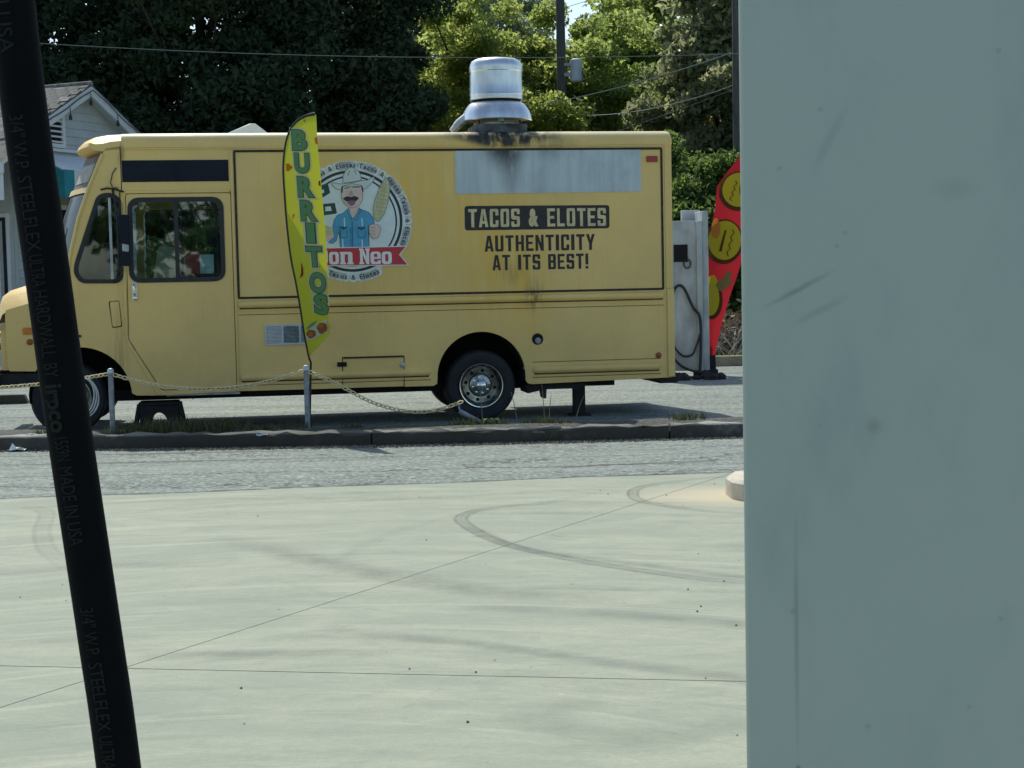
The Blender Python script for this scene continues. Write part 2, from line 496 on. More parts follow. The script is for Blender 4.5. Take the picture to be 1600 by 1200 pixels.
def tag(o, label=None, cat=None, group=None, kind=None):
    if label: o['label'] = label
    if cat: o['category'] = cat
    if group: o['group'] = group
    if kind: o['kind'] = kind
    return o
def empty(name, loc=(0, 0, 0), rz=0.0):
    o = bpy.data.objects.new(name, None); COL.objects.link(o)
    o.location = loc; o.rotation_euler = (0, 0, rz); o.empty_display_size = .2
    return o
def share(src, name, parent, loc=(0, 0, 0), rot=(0, 0, 0), scale=(1, 1, 1)):
    o = src.copy(); o.name = name; COL.objects.link(o); o.parent = parent
    o.location = loc; o.rotation_euler = rot; o.scale = scale
    return o
def copy_tree(o, parent=None):
    c = o.copy(); COL.objects.link(c)
    if parent: c.parent = parent
    for ch in o.children: copy_tree(ch, c)
    return c
def circ(cx, cz, r, n=32, rz=None, a0=0):
    rz = rz or r
    return [(cx + r * math.cos(a0 + 2 * PI * k / n), cz + rz * math.sin(a0 + 2 * PI * k / n)) for k in range(n)]
def rrect(x0, x1, z0, z1, r, n=5):
    pts = []
    for (cx, cz, a) in ((x1 - r, z1 - r, 0), (x0 + r, z1 - r, PI / 2), (x0 + r, z0 + r, PI), (x1 - r, z0 + r, 1.5 * PI)):
        for k in range(n + 1):
            t = a + PI / 2 * k / n
            pts.append((cx + r * math.cos(t), cz + r * math.sin(t)))
    return pts
def roundpoly(pts, rad, n=5):
    out_ = []
    N = len(pts)
    for i in range(N):
        p = Vector(pts[i]); a = Vector(pts[i - 1]); b = Vector(pts[(i + 1) % N])
        r = rad[i] if isinstance(rad, (list, tuple)) else rad
        if r <= 0: out_.append(tuple(p)); continue
        da = (a - p); db = (b - p); d = min(r, da.length * .48, db.length * .48)
        pa = p + da.normalized() * d; pb = p + db.normalized() * d
        for k in range(n + 1):
            t = k / n
            out_.append(tuple(pa * (1 - t) ** 2 + p * 2 * t * (1 - t) + pb * t * t))
    return out_
def offset_loop(pts, d):
    """shift a closed loop outward (ccw) by d"""
    N = len(pts); res = []
    area = sum(pts[i][0] * pts[(i + 1) % N][1] - pts[(i + 1) % N][0] * pts[i][1] for i in range(N))
    sgn = 1 if area > 0 else -1
    for i in range(N):
        a = Vector(pts[i - 1]); p = Vector(pts[i]); b = Vector(pts[(i + 1) % N])
        t1 = (p - a).normalized() if (p - a).length > 1e-9 else Vector((0, 0)); t2 = (b - p).normalized() if (b - p).length > 1e-9 else Vector((0, 0))
        t = (t1 + t2).normalized()
        nrm = Vector((t.y, -t.x)) * sgn
        k = 1 / max(.5, abs(Vector((t1.y, -t1.x)).dot(Vector((t.y, -t.x)))))
        res.append(tuple(p + nrm * d * k))
    return res

# text meshes are made while the scene is still nearly empty (fast), with the built-in font
_TX = {}
def text_raw(s, bold=0.0, res=3):
    key = (s, bold)
    if key in _TX: return _TX[key]
    cu = bpy.data.curves.new('lettering_curve', 'FONT')
    cu.body = s; cu.offset = bold; cu.resolution_u = res; cu.fill_mode = 'FRONT'
    o = bpy.data.objects.new('lettering_curve', cu); COL.objects.link(o)
    dg = bpy.context.evaluated_depsgraph_get(); dg.update()
    me = bpy.data.meshes.new_from_object(o.evaluated_get(dg))
    V = [(v.co.x, v.co.y) for v in me.vertices]; Fs = [tuple(p.vertices) for p in me.polygons]
    bpy.data.objects.remove(o); bpy.data.curves.remove(cu); bpy.data.meshes.remove(me)
    _TX[key] = (V, Fs)
    return _TX[key]
def text_fit(mb, s, bold, x0, x1, z0, z1, y, fn=None, ref=None):
    """fit text into a box in the x-z plane facing -y. ref: (text,bold) whose bounding box defines the scale"""
    V, Fs = text_raw(s, bold)
    B, _ = text_raw(*(ref or (s, bold)))
    bx0 = min(v[0] for v in B); bx1 = max(v[0] for v in B); bz0 = min(v[1] for v in B); bz1 = max(v[1] for v in B)
    fn = fn or (lambda x, y, z: (x, y, z))
    mb.add([fn(x0 + (v[0] - bx0) / (bx1 - bx0) * (x1 - x0), y, z0 + (v[1] - bz0) / (bz1 - bz0) * (z1 - z0)) for v in V], Fs)
for _s, _b in (('&', .06),): text_raw(_s, _b)
for _c in 'BURITOS':
    text_raw(_c, .05); text_raw(_c, .13); text_raw(_c, .075)
for _c in 'Tacos&Eles.': text_raw(_c, .012, 2)
HOSE_TXT = (('MADE IN USA', .0), ('3/4" W.P.', .0), ('STEELFLEX', .0), ('ULTRA', .0), ('HARDWALL', 0.), ('BY', 0.), ('irpco', .03), ('1559N', 0.))
for _t in HOSE_TXT: text_raw(*_t)

# ================================================================== SETTING: ground
def sheet(name, x0, x1, y0, y1, z, m, kind='structure', nx=1, ny=1):
    P = [[(x0 + (x1 - x0) * i / nx, y0 + (y1 - y0) * j / ny, z) for j in range(ny + 1)] for i in range(nx + 1)]
    o = MB().grid(P).build(name, m, smooth=False, recalc=False)
    # face up
    o.data.flip_normals()
    return tag(o, kind=kind)
M['grassland'] = noisy('grass_ground', (.075, .10, .035), .4, 1.5, .95, bump=.5, bscale=8)
sheet('ground', -600, 600, -300, 900, -.10, 'grassland')
lot = sheet('parking_lot', -40, 30, 15.2, 27.2, -.03, 'lot')

def kerb_y(x):
    pts = [(-40, 17.2), (-14, 15.7), (-5.0, 14.93), (-3.0, 14.72), (-1.2, 14.6), (2.2, 14.73), (6, 14.95), (30, 16.2)]
    for (a, ya), (b, yb) in zip(pts, pts[1:]):
        if x <= b:
            t = max(0, (x - a) / (b - a)); return ya + (yb - ya) * t
    return pts[-1][1]
def edge_y(x): return 11.85 + .125 * x + .02 * math.sin(x * 3.1)
xs = [-40 + i * .5 for i in range(141)]
P = [[(x, edge_y(x) + .012 + random.uniform(-.006, .03), -.006), (x, kerb_y(x) + .2, -.006)] for x in xs]
road = MB().grid(P).build('road', 'road', smooth=False); tag(road, kind='structure')
# base under the slab joints
base = MB().grid([[(x, -40, -.03), (x, edge_y(x) + .05, -.03)] for x in xs]).build('concrete_bed', 'hole', smooth=False); tag(base, kind='structure')

def clip_half(poly, a, b, c):
    """keep a*x+b*y+c >= 0"""
    res = []
    for i in range(len(poly)):
        p, q = poly[i], poly[(i + 1) % len(poly)]
        dp, dq = a * p[0] + b * p[1] + c, a * q[0] + b * q[1] + c
        if dp >= 0: res.append(p)
        if (dp >= 0) != (dq >= 0):
            t = dp / (dp - dq); res.append((p[0] + (q[0] - p[0]) * t, p[1] + (q[1] - p[1]) * t))
    return res
def line(p, q):
    a, b = p[1] - q[1], q[0] - p[0]; l = math.hypot(a, b); a /= l; b /= l
    return a, b, -(a * p[0] + b * p[1])
apron = empty('concrete_apron'); tag(apron, kind='structure')
outl = [(-40, -40), (30, -40)] + [(x, edge_y(x)) for x in reversed(xs)]
LA = line((-2.13, 6.24), (.86, 5.75)); LB = line((-1.58, 6.2), (.71, 10.24))
for sa in (1, -1):
    for sb in (1, -1):
        g_ = .0035 if sa * sb > -9 else 0
        p = clip_half(outl, sa * LA[0], sa * LA[1], sa * LA[2] - .0042)
        p = clip_half(p, sb * LB[0], sb * LB[1], sb * LB[2] - .0030)
        if len(p) < 3: continue
        n = len(p)
        mb = MB()
        tris = tessellate_polygon([[Vector((x, y, 0)) for x, y in p]])
        mb.add([(x, y, 0) for x, y in p] + [(x, y, -.028) for x, y in p], [tuple(t) for t in tris] + [(i, (i + 1) % n, (i + 1) % n + n, i + n) for i in range(n)])
        mb.build('slab', 'concrete', apron, smooth=False)

M['tar'] = noisy('joint_tar', (.030, .034, .030), .4, 14, .8)
rows = [[(x, edge_y(x) - random.uniform(.001, .010), .0035), (x, edge_y(x) + random.uniform(.008, .05), .0035)] for x in [-14 + i * .12 for i in range(200)]]
MB().grid(rows).build('joint_filler', 'tar', apron, smooth=False)
for (a_, b_, c_), x0_, x1_, h_ in ((LA, -12, 8, .0046), (LB, -6, 1.6, .0032)):
    rows = [[(x, -(a_ * x + c_) / b_ - h_ / abs(b_), -.002), (x, -(a_ * x + c_) / b_ + h_ / abs(b_), -.002)] for x in (x0_, (x0_ + x1_) / 2, x1_)]
    MB().grid(rows).build('joint_filler', 'tar', apron, smooth=False)

# tyre marks: thin worn films lying on the slabs
def skid_mat():
    m = mat('tyre_mark_film', (.10, .12, .11), .8)
    t = m.node_tree; g = NG(m)
    at = t.nodes.new('ShaderNodeAttribute'); at.attribute_name = 'tint'
    nz = g.noise(g.mapping((2, 2, 1)), 3, 6, .7)
    a = g.math('MULTIPLY', g.ramp(nz, .25, .75, .25, .9), at.outputs['Fac'])
    g.link(a, g.b.inputs['Alpha'])
    return m
M['skid'] = skid_mat()
def smooth_path(pts, n=10):
    P_ = [Vector(p) for p in pts]; res = []
    for i in range(len(P_) - 1):
        p0 = P_[max(i - 1, 0)]; p1 = P_[i]; p2 = P_[i + 1]; p3 = P_[min(i + 2, len(P_) - 1)]
        for k in range(n):
            t = k / n
            res.append(.5 * ((2 * p1) + (-p0 + p2) * t + (2 * p0 - 5 * p1 + 4 * p2 - p3) * t * t + (-p0 + 3 * p1 - 3 * p2 + p3) * t ** 3))
    res.append(P_[-1]); return res
def skid(pts, wdt, strength, k=0, soft=False):
    path = smooth_path([(x, y, 0) for x, y in pts]); N = len(path)
    rows = []; tint = []
    across = [-1, -.7, -.35, 0, .35, .7, 1]
    prof = [0, 1.0, .35, .5, .3, .9, 0]
    if soft: prof = [0, .45, .85, 1, .8, .4, 0]
    for i, p in enumerate(path):
        t = (path[min(i + 1, N - 1)] - path[max(i - 1, 0)]).normalized(); nrm = Vector((-t.y, t.x, 0))
        rows.append([tuple(p + nrm * a * wdt / 2 + Vector((0, 0, .003 + k * .0004))) for a in across])
        e = min(1, i / (N * .2), (N - 1 - i) / (N * .25))
        tint += [strength * e * q for q in prof]
    o = MB().grid(rows).build('tyre_mark', 'skid', apron, smooth=False, recalc=False)
    at = o.data.attributes.new('tint', 'FLOAT', 'POINT'); at.data.foreach_set('value', tint)
for k, tup in enumerate((
    ([(.69, 11.2), (.25, 10.61), (-.19, 10.37), (-.35, 10.02), (-.28, 9.56), (-.06, 8.94), (.33, 8.37), (.84, 7.86), (1.16, 7.65), (2.2, 7.2)], .11, .9),
    ([(1.9, 11.95), (1.25, 11.59), (.93, 11.27), (.85, 10.94), (.87, 10.61), (1.02, 10.34), (1.3, 10.03), (1.9, 9.7)], .10, .95),
    ([(-3.6, 11.0), (-3.28, 10.66), (-3.04, 9.79), (-2.78, 9.05), (-2.45, 8.4)], .14, .4),
    ([(-4.5, 10.6), (-2.5, 11.1), (-.5, 11.0), (1.2, 11.45)], .2, .3, True),
    ([(-1.9, 9.5), (-1.43, 8.91), (-.91, 8.29), (-.56, 7.92), (-.2, 7.6), (.15, 7.42), (.6, 7.3)], .34, .62, True),
    ([(-.9, 6.85), (-.66, 6.69), (-.30, 6.51), (.04, 6.30), (.44, 6.03), (.87, 5.82), (1.5, 5.6)], .16, .62, True),
    ([(-.3, 7.2), (-.02, 7.13), (.51, 6.94), (1.0, 6.70), (1.6, 6.4)], .20, .5, True),
    ([(-.28, 9.6), (-.18, 9.3), (.07, 8.73), (.61, 8.25), (1.17, 7.79), (1.9, 7.4)], .13, .6, True),
    ([(.9, 5.2), (.35, 5.05), (.05, 5.3), (.4, 5.6)], .3, .3, True),
    ([(-3.2, 8.2), (-2.4, 8.5), (-1.5, 8.4)], .2, .35, True),
    ([(.1, 10.55), (-.5, 9.9), (-.9, 9.0), (-1.0, 8.0)], .15, .22, True))):
    pts, wd, st = tup[:3]
    skid(pts, wd, st * (.44 if len(tup) > 3 else .62), k, len(tup) > 3)

rsk = random.Random(21)
for k in range(44):
    cx_, cy_ = -.9 + rsk.gauss(0, .5), 3.2 + rsk.gauss(0, .6); r_ = rsk.uniform(2.6, 8.2); a0 = rsk.uniform(-.5, .55); sp_ = rsk.uniform(.12, .4)
    pts = [(cx_ + r_ * math.sin(a0 + sp_ * t), cy_ + r_ * math.cos(a0 + sp_ * t)) for t in (0, .25, .5, .75, 1)]
    if max(edge_y(x) - y for x, y in pts) < .2 or min(edge_y(x) - y for x, y in pts) < .1: continue
    skid(pts, rsk.uniform(.03, .16), rsk.uniform(.10, .26), 9 + k * .3, rsk.random() < .6)

# kerb and planting strip
kerb = empty('kerb'); tag(kerb, kind='structure')
x = -25.0
KP = [(0, 0), (.004, .10), (.018, .132), (.04, .142), (.17, .142), (.19, .11), (.19, -.06), (0, -.06)]
while x < 20:
    L = 2.95 + random.uniform(-.1, .1); n = 22
    rows = []
    for i in range(n + 1):
        xx = x + .008 + (L - .016) * i / n
        rows.append([(xx, kerb_y(xx) + a + random.gauss(0, .010), b + (random.gauss(-.006, .011) if b > .09 else 0)) for a, b in KP])
    mb = MB().grid(rows + [])
    mb.f += [tuple(range(len(KP))), tuple(n * len(KP) + i for i in range(len(KP)))]
    mb.build('kerb_stone', 'kerb', kerb)
    x += L
# strip behind the kerb, low mound
rows = []
for i in range(141):
    xx = -40 + i * .5
    rows.append([(xx, kerb_y(xx) + a, b + random.uniform(-.01, .01)) for a, b in ((.185, .10), (.45, .13), (.8, .125), (1.08, .08), (1.22, -.05))])
strip = MB().grid(rows).build('planting_strip', 'soil', angle=60); tag(strip, kind='structure')

# concrete pump island nose at right edge
M['nose'] = noisy('island_concrete', (.50, .46, .36), .15, 6, .85, bump=.3)
nose = [(1.50, 10.83), (1.51, 10.58), (1.57, 10.47), (1.70, 10.40), (2.05, 10.38), (2.05, 11.15), (1.70, 11.12), (1.57, 11.03)]
mb = MB(); npt = len(nose)
nn = offset_loop(nose, -.03)
mb.add([(x, y, -.02) for x, y in nose] + [(x, y, .115) for x, y in nose] + [(x, y, .14) for x, y in nn],
       [(i, (i + 1) % npt, (i + 1) % npt + npt, i + npt) for i in range(npt)] + [(i + npt, (i + 1) % npt + npt, (i + 1) % npt + 2 * npt, i + 2 * npt) for i in range(npt)] + [tuple(range(2 * npt, 3 * npt))])
tag(mb.build('concrete_island', 'nose', angle=30), 'rounded cream concrete island end at the foot of the large column', 'concrete island')

# ================================================================== FOOD TRUCK
TW = 2.12                                   # width
PHI = R(9.4)
truck = empty('food_truck', (1.876, 17.75, 0), PHI)
tag(truck, 'yellow step van food truck with mascot badge and roof exhaust fan', 'food truck')
def X(l): return [(-u, v) for u, v in l]
def arc(cx, cz, r, a0, a1, n=18):
    return [(cx + r * math.cos(R(a0 + (a1 - a0) * k / n)), cz + r * math.sin(R(a0 + (a1 - a0) * k / n))) for k in range(n + 1)]
WIN = [(5.085, 2.515), (6.065, 2.515), (6.075, 1.635), (5.085, 1.635)]
WIN_L = roundpoly(X(WIN), .11, 6)
QW = [(6.245, 2.575), (6.385, 2.565), (6.648, 1.83), (6.66, 1.73), (6.60, 1.64), (6.215, 1.632), (6.165, 1.70), (6.155, 2.50)]
QW_L = roundpoly(X(QW), [.06, .08, .06, .06, .06, .05, .05, .06], 4)
DOOR = [(4.985, 2.575), (6.10, 2.575), (6.122, 1.0), (5.792, .44), (4.985, .44)]
DOOR_L = roundpoly(X(DOOR), [.02, .03, .03, .03, .02], 3)
FRONT_EDGE = [(6.30, 3.07), (6.33, 3.01), (6.48, 2.67), (6.605, 2.33), (6.705, 1.95), (6.75, 1.66)]
BODY = [(0, 3.11)] + [(6.0, 3.11)] + FRONT_EDGE + [(6.80, 1.57), (7.16, 1.417), (7.40, 1.35), (7.412, 1.30), (7.408, .72), (7.385, .692), (7.13, .682)] \
    + arc(6.66, .38, .55, 33, 178, 20) + [(6.06, .385), (5.80, .378)] + [(4.97, .398), (2.80, .388), (2.755, .41), (2.75, .47)] \
    + arc(2.247, .48, .505, 178, 2, 24)[::-1][::-1] + [(1.745, .43), (1.72, .385), (1.66, .372), (.04, .40), (0, .42)]
# arc runs from front (larger u) to rear (smaller u): build explicitly
BODY = [(0, 3.11), (6.0, 3.11)] + FRONT_EDGE + [(6.80, 1.57), (7.16, 1.417), (7.40, 1.35), (7.412, 1.30), (7.408, .72), (7.385, .692), (7.13, .682)] \
    + [(6.66 + .55 * math.cos(R(a)), .38 + .55 * math.sin(R(a))) for a in range(33, 179, 6)] + [(6.06, .385), (5.80, .378), (4.97, .398), (2.80, .388), (2.757, .41), (2.752, .47)] \
    + [(2.247 + .505 * math.cos(R(a)), .48 + .505 * math.sin(R(a))) for a in range(0, 181, 6)] + [(1.742, .42), (1.715, .382), (1.66, .372), (.04, .40), (0, .42)]
DOOR_GAP = offset_loop(DOOR_L, .009)
MB().prism([X(BODY), DOOR_GAP, QW_L], 0, .03).build('side_panel', 'yellow', truck)
# cab door
door = MB().prism([DOOR_L, WIN_L], -.004, .028).build('cab_door', 'yellow', truck)
MB().prism([offset_loop(WIN_L, .022), offset_loop(WIN_L, -.028)], -.014, .02).build('window_seal', 'rubber', door)
MB().box(-5.600, -5.556, -.008, .02, 1.66, 2.49).build('window_divider', 'rubber', door)
MB().prism([offset_loop(WIN_L, -.02)], .008, .012).build('window_pane', 'glass', door)
# inner sliding sash
MB().prism([rrect(-5.54, -5.13, 1.67, 2.47, .05), rrect(-5.51, -5.16, 1.70, 2.44, .04)], .022, .036).build('sliding_sash', 'rubber', door)
hd = MB().box(-6.072, -6.018, -.014, 0, 1.42, 1.625).tube([(-6.05, -.02, 1.60), (-6.05, -.05, 1.58), (-6.045, -.05, 1.50), (-6.04, -.02, 1.47)], .013, 8)
hd.lathe([(.026, 0), (.026, -.022), (.012, -.03)], (-6.043, -.014, 1.45), 'y', 14).build('door_handle', 'chrome', door, bevel=.004)
MB().box(-6.10, -5.0, -.012, 0, 2.582, 2.612).build('door_gutter', 'yellow', truck, bevel=.005)
# quarter window
q = MB().prism([offset_loop(QW_L, .02), offset_loop(QW_L, -.025)], -.012, .02).build('quarter_window', 'rubber', truck)
MB().prism([offset_loop(QW_L, -.018)], .006, .010).build('window_pane', 'glassq', q)
MB().box(-6.29, -6.262, .0, .02, 1.66, 2.54).build('window_divider', 'alurim', q)
# door post trim (vertical then diagonal)
mb = MB().prism([X([(6.128, 2.60), (6.158, 2.60), (6.166, 1.02), (5.845, .385), (5.80, .385), (6.136, 1.01)])], -.012, 0)
mb.build('door_pillar', 'yellow', truck, bevel=.005)
MB().box(-6.146, -6.138, -.003, .0, 1.62, 3.06).build('panel_seam', 'hole', truck)
# seam bead between cab and box
MB().box(-4.978, -4.952, -.014, 0, .40, 3.05).build('seam_bead', 'yellow', truck, bevel=.006)
MB().box(-4.986, -4.980, -.003, 0, .44, 2.6).build('panel_seam', 'hole', truck)
# black header panel
MB().box(-6.132, -4.996, -.006, 0, 2.705, 2.938).build('header_panel', 'black', truck)
# gutter line under the roof cap
MB().box(-6.13, -.0, -.016, 0, 3.055, 3.07).build('roof_gutter', 'yellow', truck, bevel=.004)
# gasket rectangle
gl = rrect(-4.942, -.10, 1.412, 3.042, .02, 2)
M['gasket'] = noisy('dirty_gasket', (.035, .032, .022), .5, 22, .8)
MB().prism([gl, rrect(-4.917, -.125, 1.437, 3.017, .004, 1)], -.009, 0).build('panel_gasket', 'gasket', truck)
MB().prism([offset_loop(gl, .012), offset_loop(gl, .001)], -.005, 0).build('panel_trim', 'yellow', truck)
# rub rails (half-round mouldings)
def rail(u0, u1, z, r, name='rub_rail', flange=True):
    n = 8; prof = [( -r * 1.05 * math.sin(PI * k / n), z + r * math.cos(PI * k / n)) for k in range(n + 1)]
    rows = []
    for (uu, s) in ((u0, .0), (u0 + .025, .75), (u0 + .06, 1), (u1 - .06, 1), (u1 - .025, .75), (u1, .0)):
        rows.append([(-uu, y * s, z + (zz - z) * (.55 + .45 * s)) for y, zz in prof])
    mb = MB().grid(rows)
    MB().box(-u1 + .02, -u0 - .02, -.007, 0, z - r - .010, z - r + .004).build('rail_shade', 'gasket', truck)  # dark strip standing in for the shade line below the rail
    if flange: mb.box(-u1, -u0, -.006, 0, z - r * 1.75, z - r * 1.6)
    return mb.build(name, 'yellow', truck, angle=60)
rail(.10, 4.945, 1.352, .042)
rail(2.83, 4.945, .545, .042)
rail(.155, 1.66, .535, .045)
# flange lines
for (u0, u1, z) in ((.1, 4.94, 1.235), (2.83, 4.945, .455), (.155, 1.66, .445), (.155, 1.66, .62)):
    MB().box(-u1, -u0, -.003, 0, z, z + .006).build('panel_seam', 'gasket', truck)
# steel patch, red marker
sp_ = MB().prism([[(-2.50, 2.537), (-.358, 2.543), (-.356, 3.026), (-2.497, 3.028)]], -.007, 0).build('steel_patch', 'steel_panel', truck)
MB().box(-1.62, -1.616, -.0085, -.006, 2.545, 3.02).build('patch_joint', 'alurim', sp_)
MB().box(-.29, -.16, -.022, 0, 2.876, 2.943).build('marker_light', 'red', truck, bevel=.008)
# rear corner post with rivets
rc = MB().box(-.078, .004, -.010, 0, 1.43, 3.11).build('corner_post', 'yellow', truck, bevel=.004)
MB().box(-.07, .012, -.022, 0, .41, 1.426).build('corner_post', 'yellow', truck, bevel=.006)
mb = MB()
for k in range(52): mb.lathe([(.007, 0), (.006, -.003), (.002, -.005)], (-.03, -.0095, 1.47 + k * .0315), 'y', 6)
for k in range(30): mb.lathe([(.007, 0), (.006, -.003), (.002, -.005)], (-.03, -.0215, .45 + k * .032), 'y', 6)
rv = mb.build('rivets', 'yellow', truck); rv['kind'] = 'stuff'
mb = MB()
for k in range(95): mb.lathe([(.006, 0), (.005, -.003), (.002, -.004)], (-.13 - k * .0505, 0, 3.10), 'y', 6)
rv = mb.build('rivets', 'yellow', truck); rv['kind'] = 'stuff'
# vent grille
M['ventgrey'] = noisy('vent_grey', (.50, .56, .56), .1, 9, .5)
vf = MB().prism([rrect(-4.66, -4.09, .898, 1.122, .01, 2), rrect(-4.645, -4.475, .918, 1.102, .006, 1), rrect(-4.455, -4.285, .918, 1.102, .006, 1), rrect(-4.265, -4.105, .918, 1.102, .006, 1)], -.018, 0).build('vent_grille', 'ventgrey', truck)
for (a, b) in ((-4.645, -4.475), (-4.455, -4.285), (-4.265, -4.105)):
    MB().box(a, b, -.004, -.001, .918, 1.102).build('vent_back', 'sooty', vf)
    mb = MB()
    for k in range(12): mb.box(a, b, -.012, -.004, .922 + k * .015, .930 + k * .015 + (.003 if a < -4.6 else 0))
    mb.build('louvre', 'ventgrey' if a < -4.6 else ('galv' if a < -4.4 else 'alurim'), vf)['kind'] = 'stuff'
# lower hatch
HL = [(-3.808, .735), (-3.128, .728), (-3.135, .395), (-3.815, .395)]
hp = MB().prism([offset_loop(HL, .008), HL], -.0045, 0).build('hatch_gap', 'hole', truck)
hb = MB().box(-3.80, -3.13, -.012, 0, .722, .742); hb.build('hatch_hinge', 'gasket', truck)
MB().box(-3.872, -3.768, -.02, 0, .636, .686).build('hatch_bracket', 'black', truck, bevel=.004)
MB().lathe([(.032, 0), (.032, -.012), (.02, -.02)], (-3.145, 0, .635), 'y', 16).build('hatch_latch', 'alurim', truck)
MB().tube([(-3.97, -.006, 1.115), (-3.955, -.018, 1.10), (-3.965, -.018, 1.085), (-3.95, -.018, 1.07), (-3.965, -.006, 1.06)], .008, 6).build('hook', 'gasket', truck)
# fuel filler
ff = MB().lathe([(.066, 0), (.066, -.004), (.058, -.004), (.055, .0)], (-1.596, 0, .885), 'y', 24).build('fuel_filler', 'gasket', truck)
ff.scale = (1, 1, 1)
MB().lathe([(.054, -.001), (.052, -.006), (.0, -.008)], (-1.596, 0, .885), 'y', 20).build('filler_recess', 'hole', ff)
MB().lathe([(.036, -.006), (.034, -.016), (.01, -.018)], (-1.592, 0, .868), 'y', 18).build('filler_cap', 'galv', ff)
MB().lathe([(.034, 0), (.034, -.012), (.02, -.022), (.004, -.024)], (-.18, 0, .66), 'y', 20).build('marker_light', 'amberdark', truck)
MB().lathe([(.034, 0), (.034, -.012), (.02, -.022), (.004, -.024)], (-7.165, -.002, 1.0), 'y', 20).build('marker_light', 'amberdark', truck)
MB().box(-7.235, -7.09, -.022, 0, 1.085, 1.155).build('marker_light', 'orange', truck, bevel=.008)
# access flap on cowl side
MB().prism([roundpoly(X([(6.312, 1.415), (6.215, 1.42), (6.198, 1.15), (6.29, 1.14)]), .02, 3)], -.014, 0).build('access_flap', 'yellow', truck, bevel=.004)
MB().lathe([(.016, 0), (.014, -.02)], (-6.64, 0, 1.05), 'y', 10).build('body_plug', 'rubber', truck)
MB().prism([roundpoly(X([(6.325, 1.42), (6.212, 1.428), (6.190, 1.142), (6.295, 1.128)]), .02, 3)], -.003, 0).build('flap_shade', 'hole', truck)  # dark sheet behind the flap, drawing the shading along its edges
# pillar trim along windshield, antenna cable
MB().tube([(-a, -.006, b) for a, b in FRONT_EDGE[1:]], .018, 8).build('windshield_pillar', 'yellow', truck)
MB().tube([(-6.19, -.004, 2.86), (-6.23, -.02, 2.80), (-6.255, -.02, 2.70), (-6.23, -.03, 2.64), (-6.19, -.03, 2.645), (-6.16, -.03, 2.60), (-6.165, -.03, 2.4)], .006, 6).build('antenna_cable', 'rubber', truck)
MB().tube([(-6.36, -.012, 2.625), (-6.29, -.03, 2.64), (-6.22, -.03, 2.63), (-6.12, -.02, 2.60)], .010, 6).build('mirror_bracket', 'gasket', truck)
# mirrors on arms
mr = MB().tube([(-6.235, -.01, 2.62), (-6.20, -.16, 2.45), (-6.185, -.18, 2.3), (-6.18, -.18, 1.8), (-6.22, -.1, 1.66), (-6.26, -.01, 1.63)], .012, 8).build('mirror_arm', 'rubber', truck)
MB().prism([roundpoly([(-6.165, 2.04), (-6.055, 2.02), (-6.055, 2.34), (-6.165, 2.35)], .02, 3)], -.24, -.14).build('mirror_head', 'black', mr, bevel=.012)
MB().prism([roundpoly([(-6.17, 1.80), (-6.055, 1.79), (-6.055, 1.94), (-6.17, 1.96)], .03, 3)], -.25, -.14).build('mirror_head', 'black', mr, bevel=.015)
MB().box(-6.14, -6.075, -.225, -.16, 1.955, 2.035).build('mirror_bracket', 'alurim', mr)
# roof: extruded rounded profile
def roof_section(xx, zoff=0.0, inset=0.0):
    pr = []
    r = .115
    for k in range(7):
        a = PI - PI / 2 * k / 6
        pr.append((r + r * math.cos(a) + inset - .006, 3.105 + .13 - r + r * math.sin(a) + zoff - .0))
    pts = [(inset - .006, 3.075)] + pr
    pts += [(TW / 2, 3.26 + zoff)]
    pts += [(TW - y, z) for y, z in reversed([(inset - .006, 3.075)] + pr)]
    return [(xx, y, z) for y, z in pts]
rows = [roof_section(-u, dz) for u, dz in ((-.012, -.04), (0.0, -.012), (.03, 0), (1.5, .002), (3, 0), (4.5, .003), (6.0, 0), (6.13, -.004))]
mb = MB().grid(rows); ns = len(rows[0])
mb.f += [tuple(range(ns)), tuple((len(rows) - 1) * ns + i for i in range(ns))]
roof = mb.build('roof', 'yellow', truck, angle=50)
# moulded front roof cap with visor lip (bows forward at the centre)
def cap_x(y): 
    t = (y - TW / 2) / (TW / 2); return .30 * (1 - t * t)
rows = []
for j in range(17):
    y = TW * j / 16; c = cap_x(y) * .73; e = min(1, min(j, 16 - j) / 1.2 + .0)
    zt = 3.235 - (.085 if j in (0, 16) else (.02 if j in (1, 15) else 0)) + .02 * (1 - ((y - TW / 2) / (TW / 2)) ** 2)
    yy = min(max(y, -.004), TW + .004)
    rows.append([(-6.13, yy, zt), (-6.24 - c * .5, yy, zt - .008), (-6.32 - c, yy, zt - .03), (-6.40 - c, yy, zt - .065 + (.03 if j in (0, 16) else 0)), (-6.46 - c, yy, 3.13), (-6.475 - c, yy, 3.09), (-6.41 - c, yy, 3.05), (-6.34 - c, yy, 3.04), (-6.13, yy, 3.06)])
mb = MB().grid(rows); mb.f += [tuple(range(9)), tuple(16 * 9 + i for i in range(9))]
mb.build('roof_visor', 'yellow', truck, angle=50)
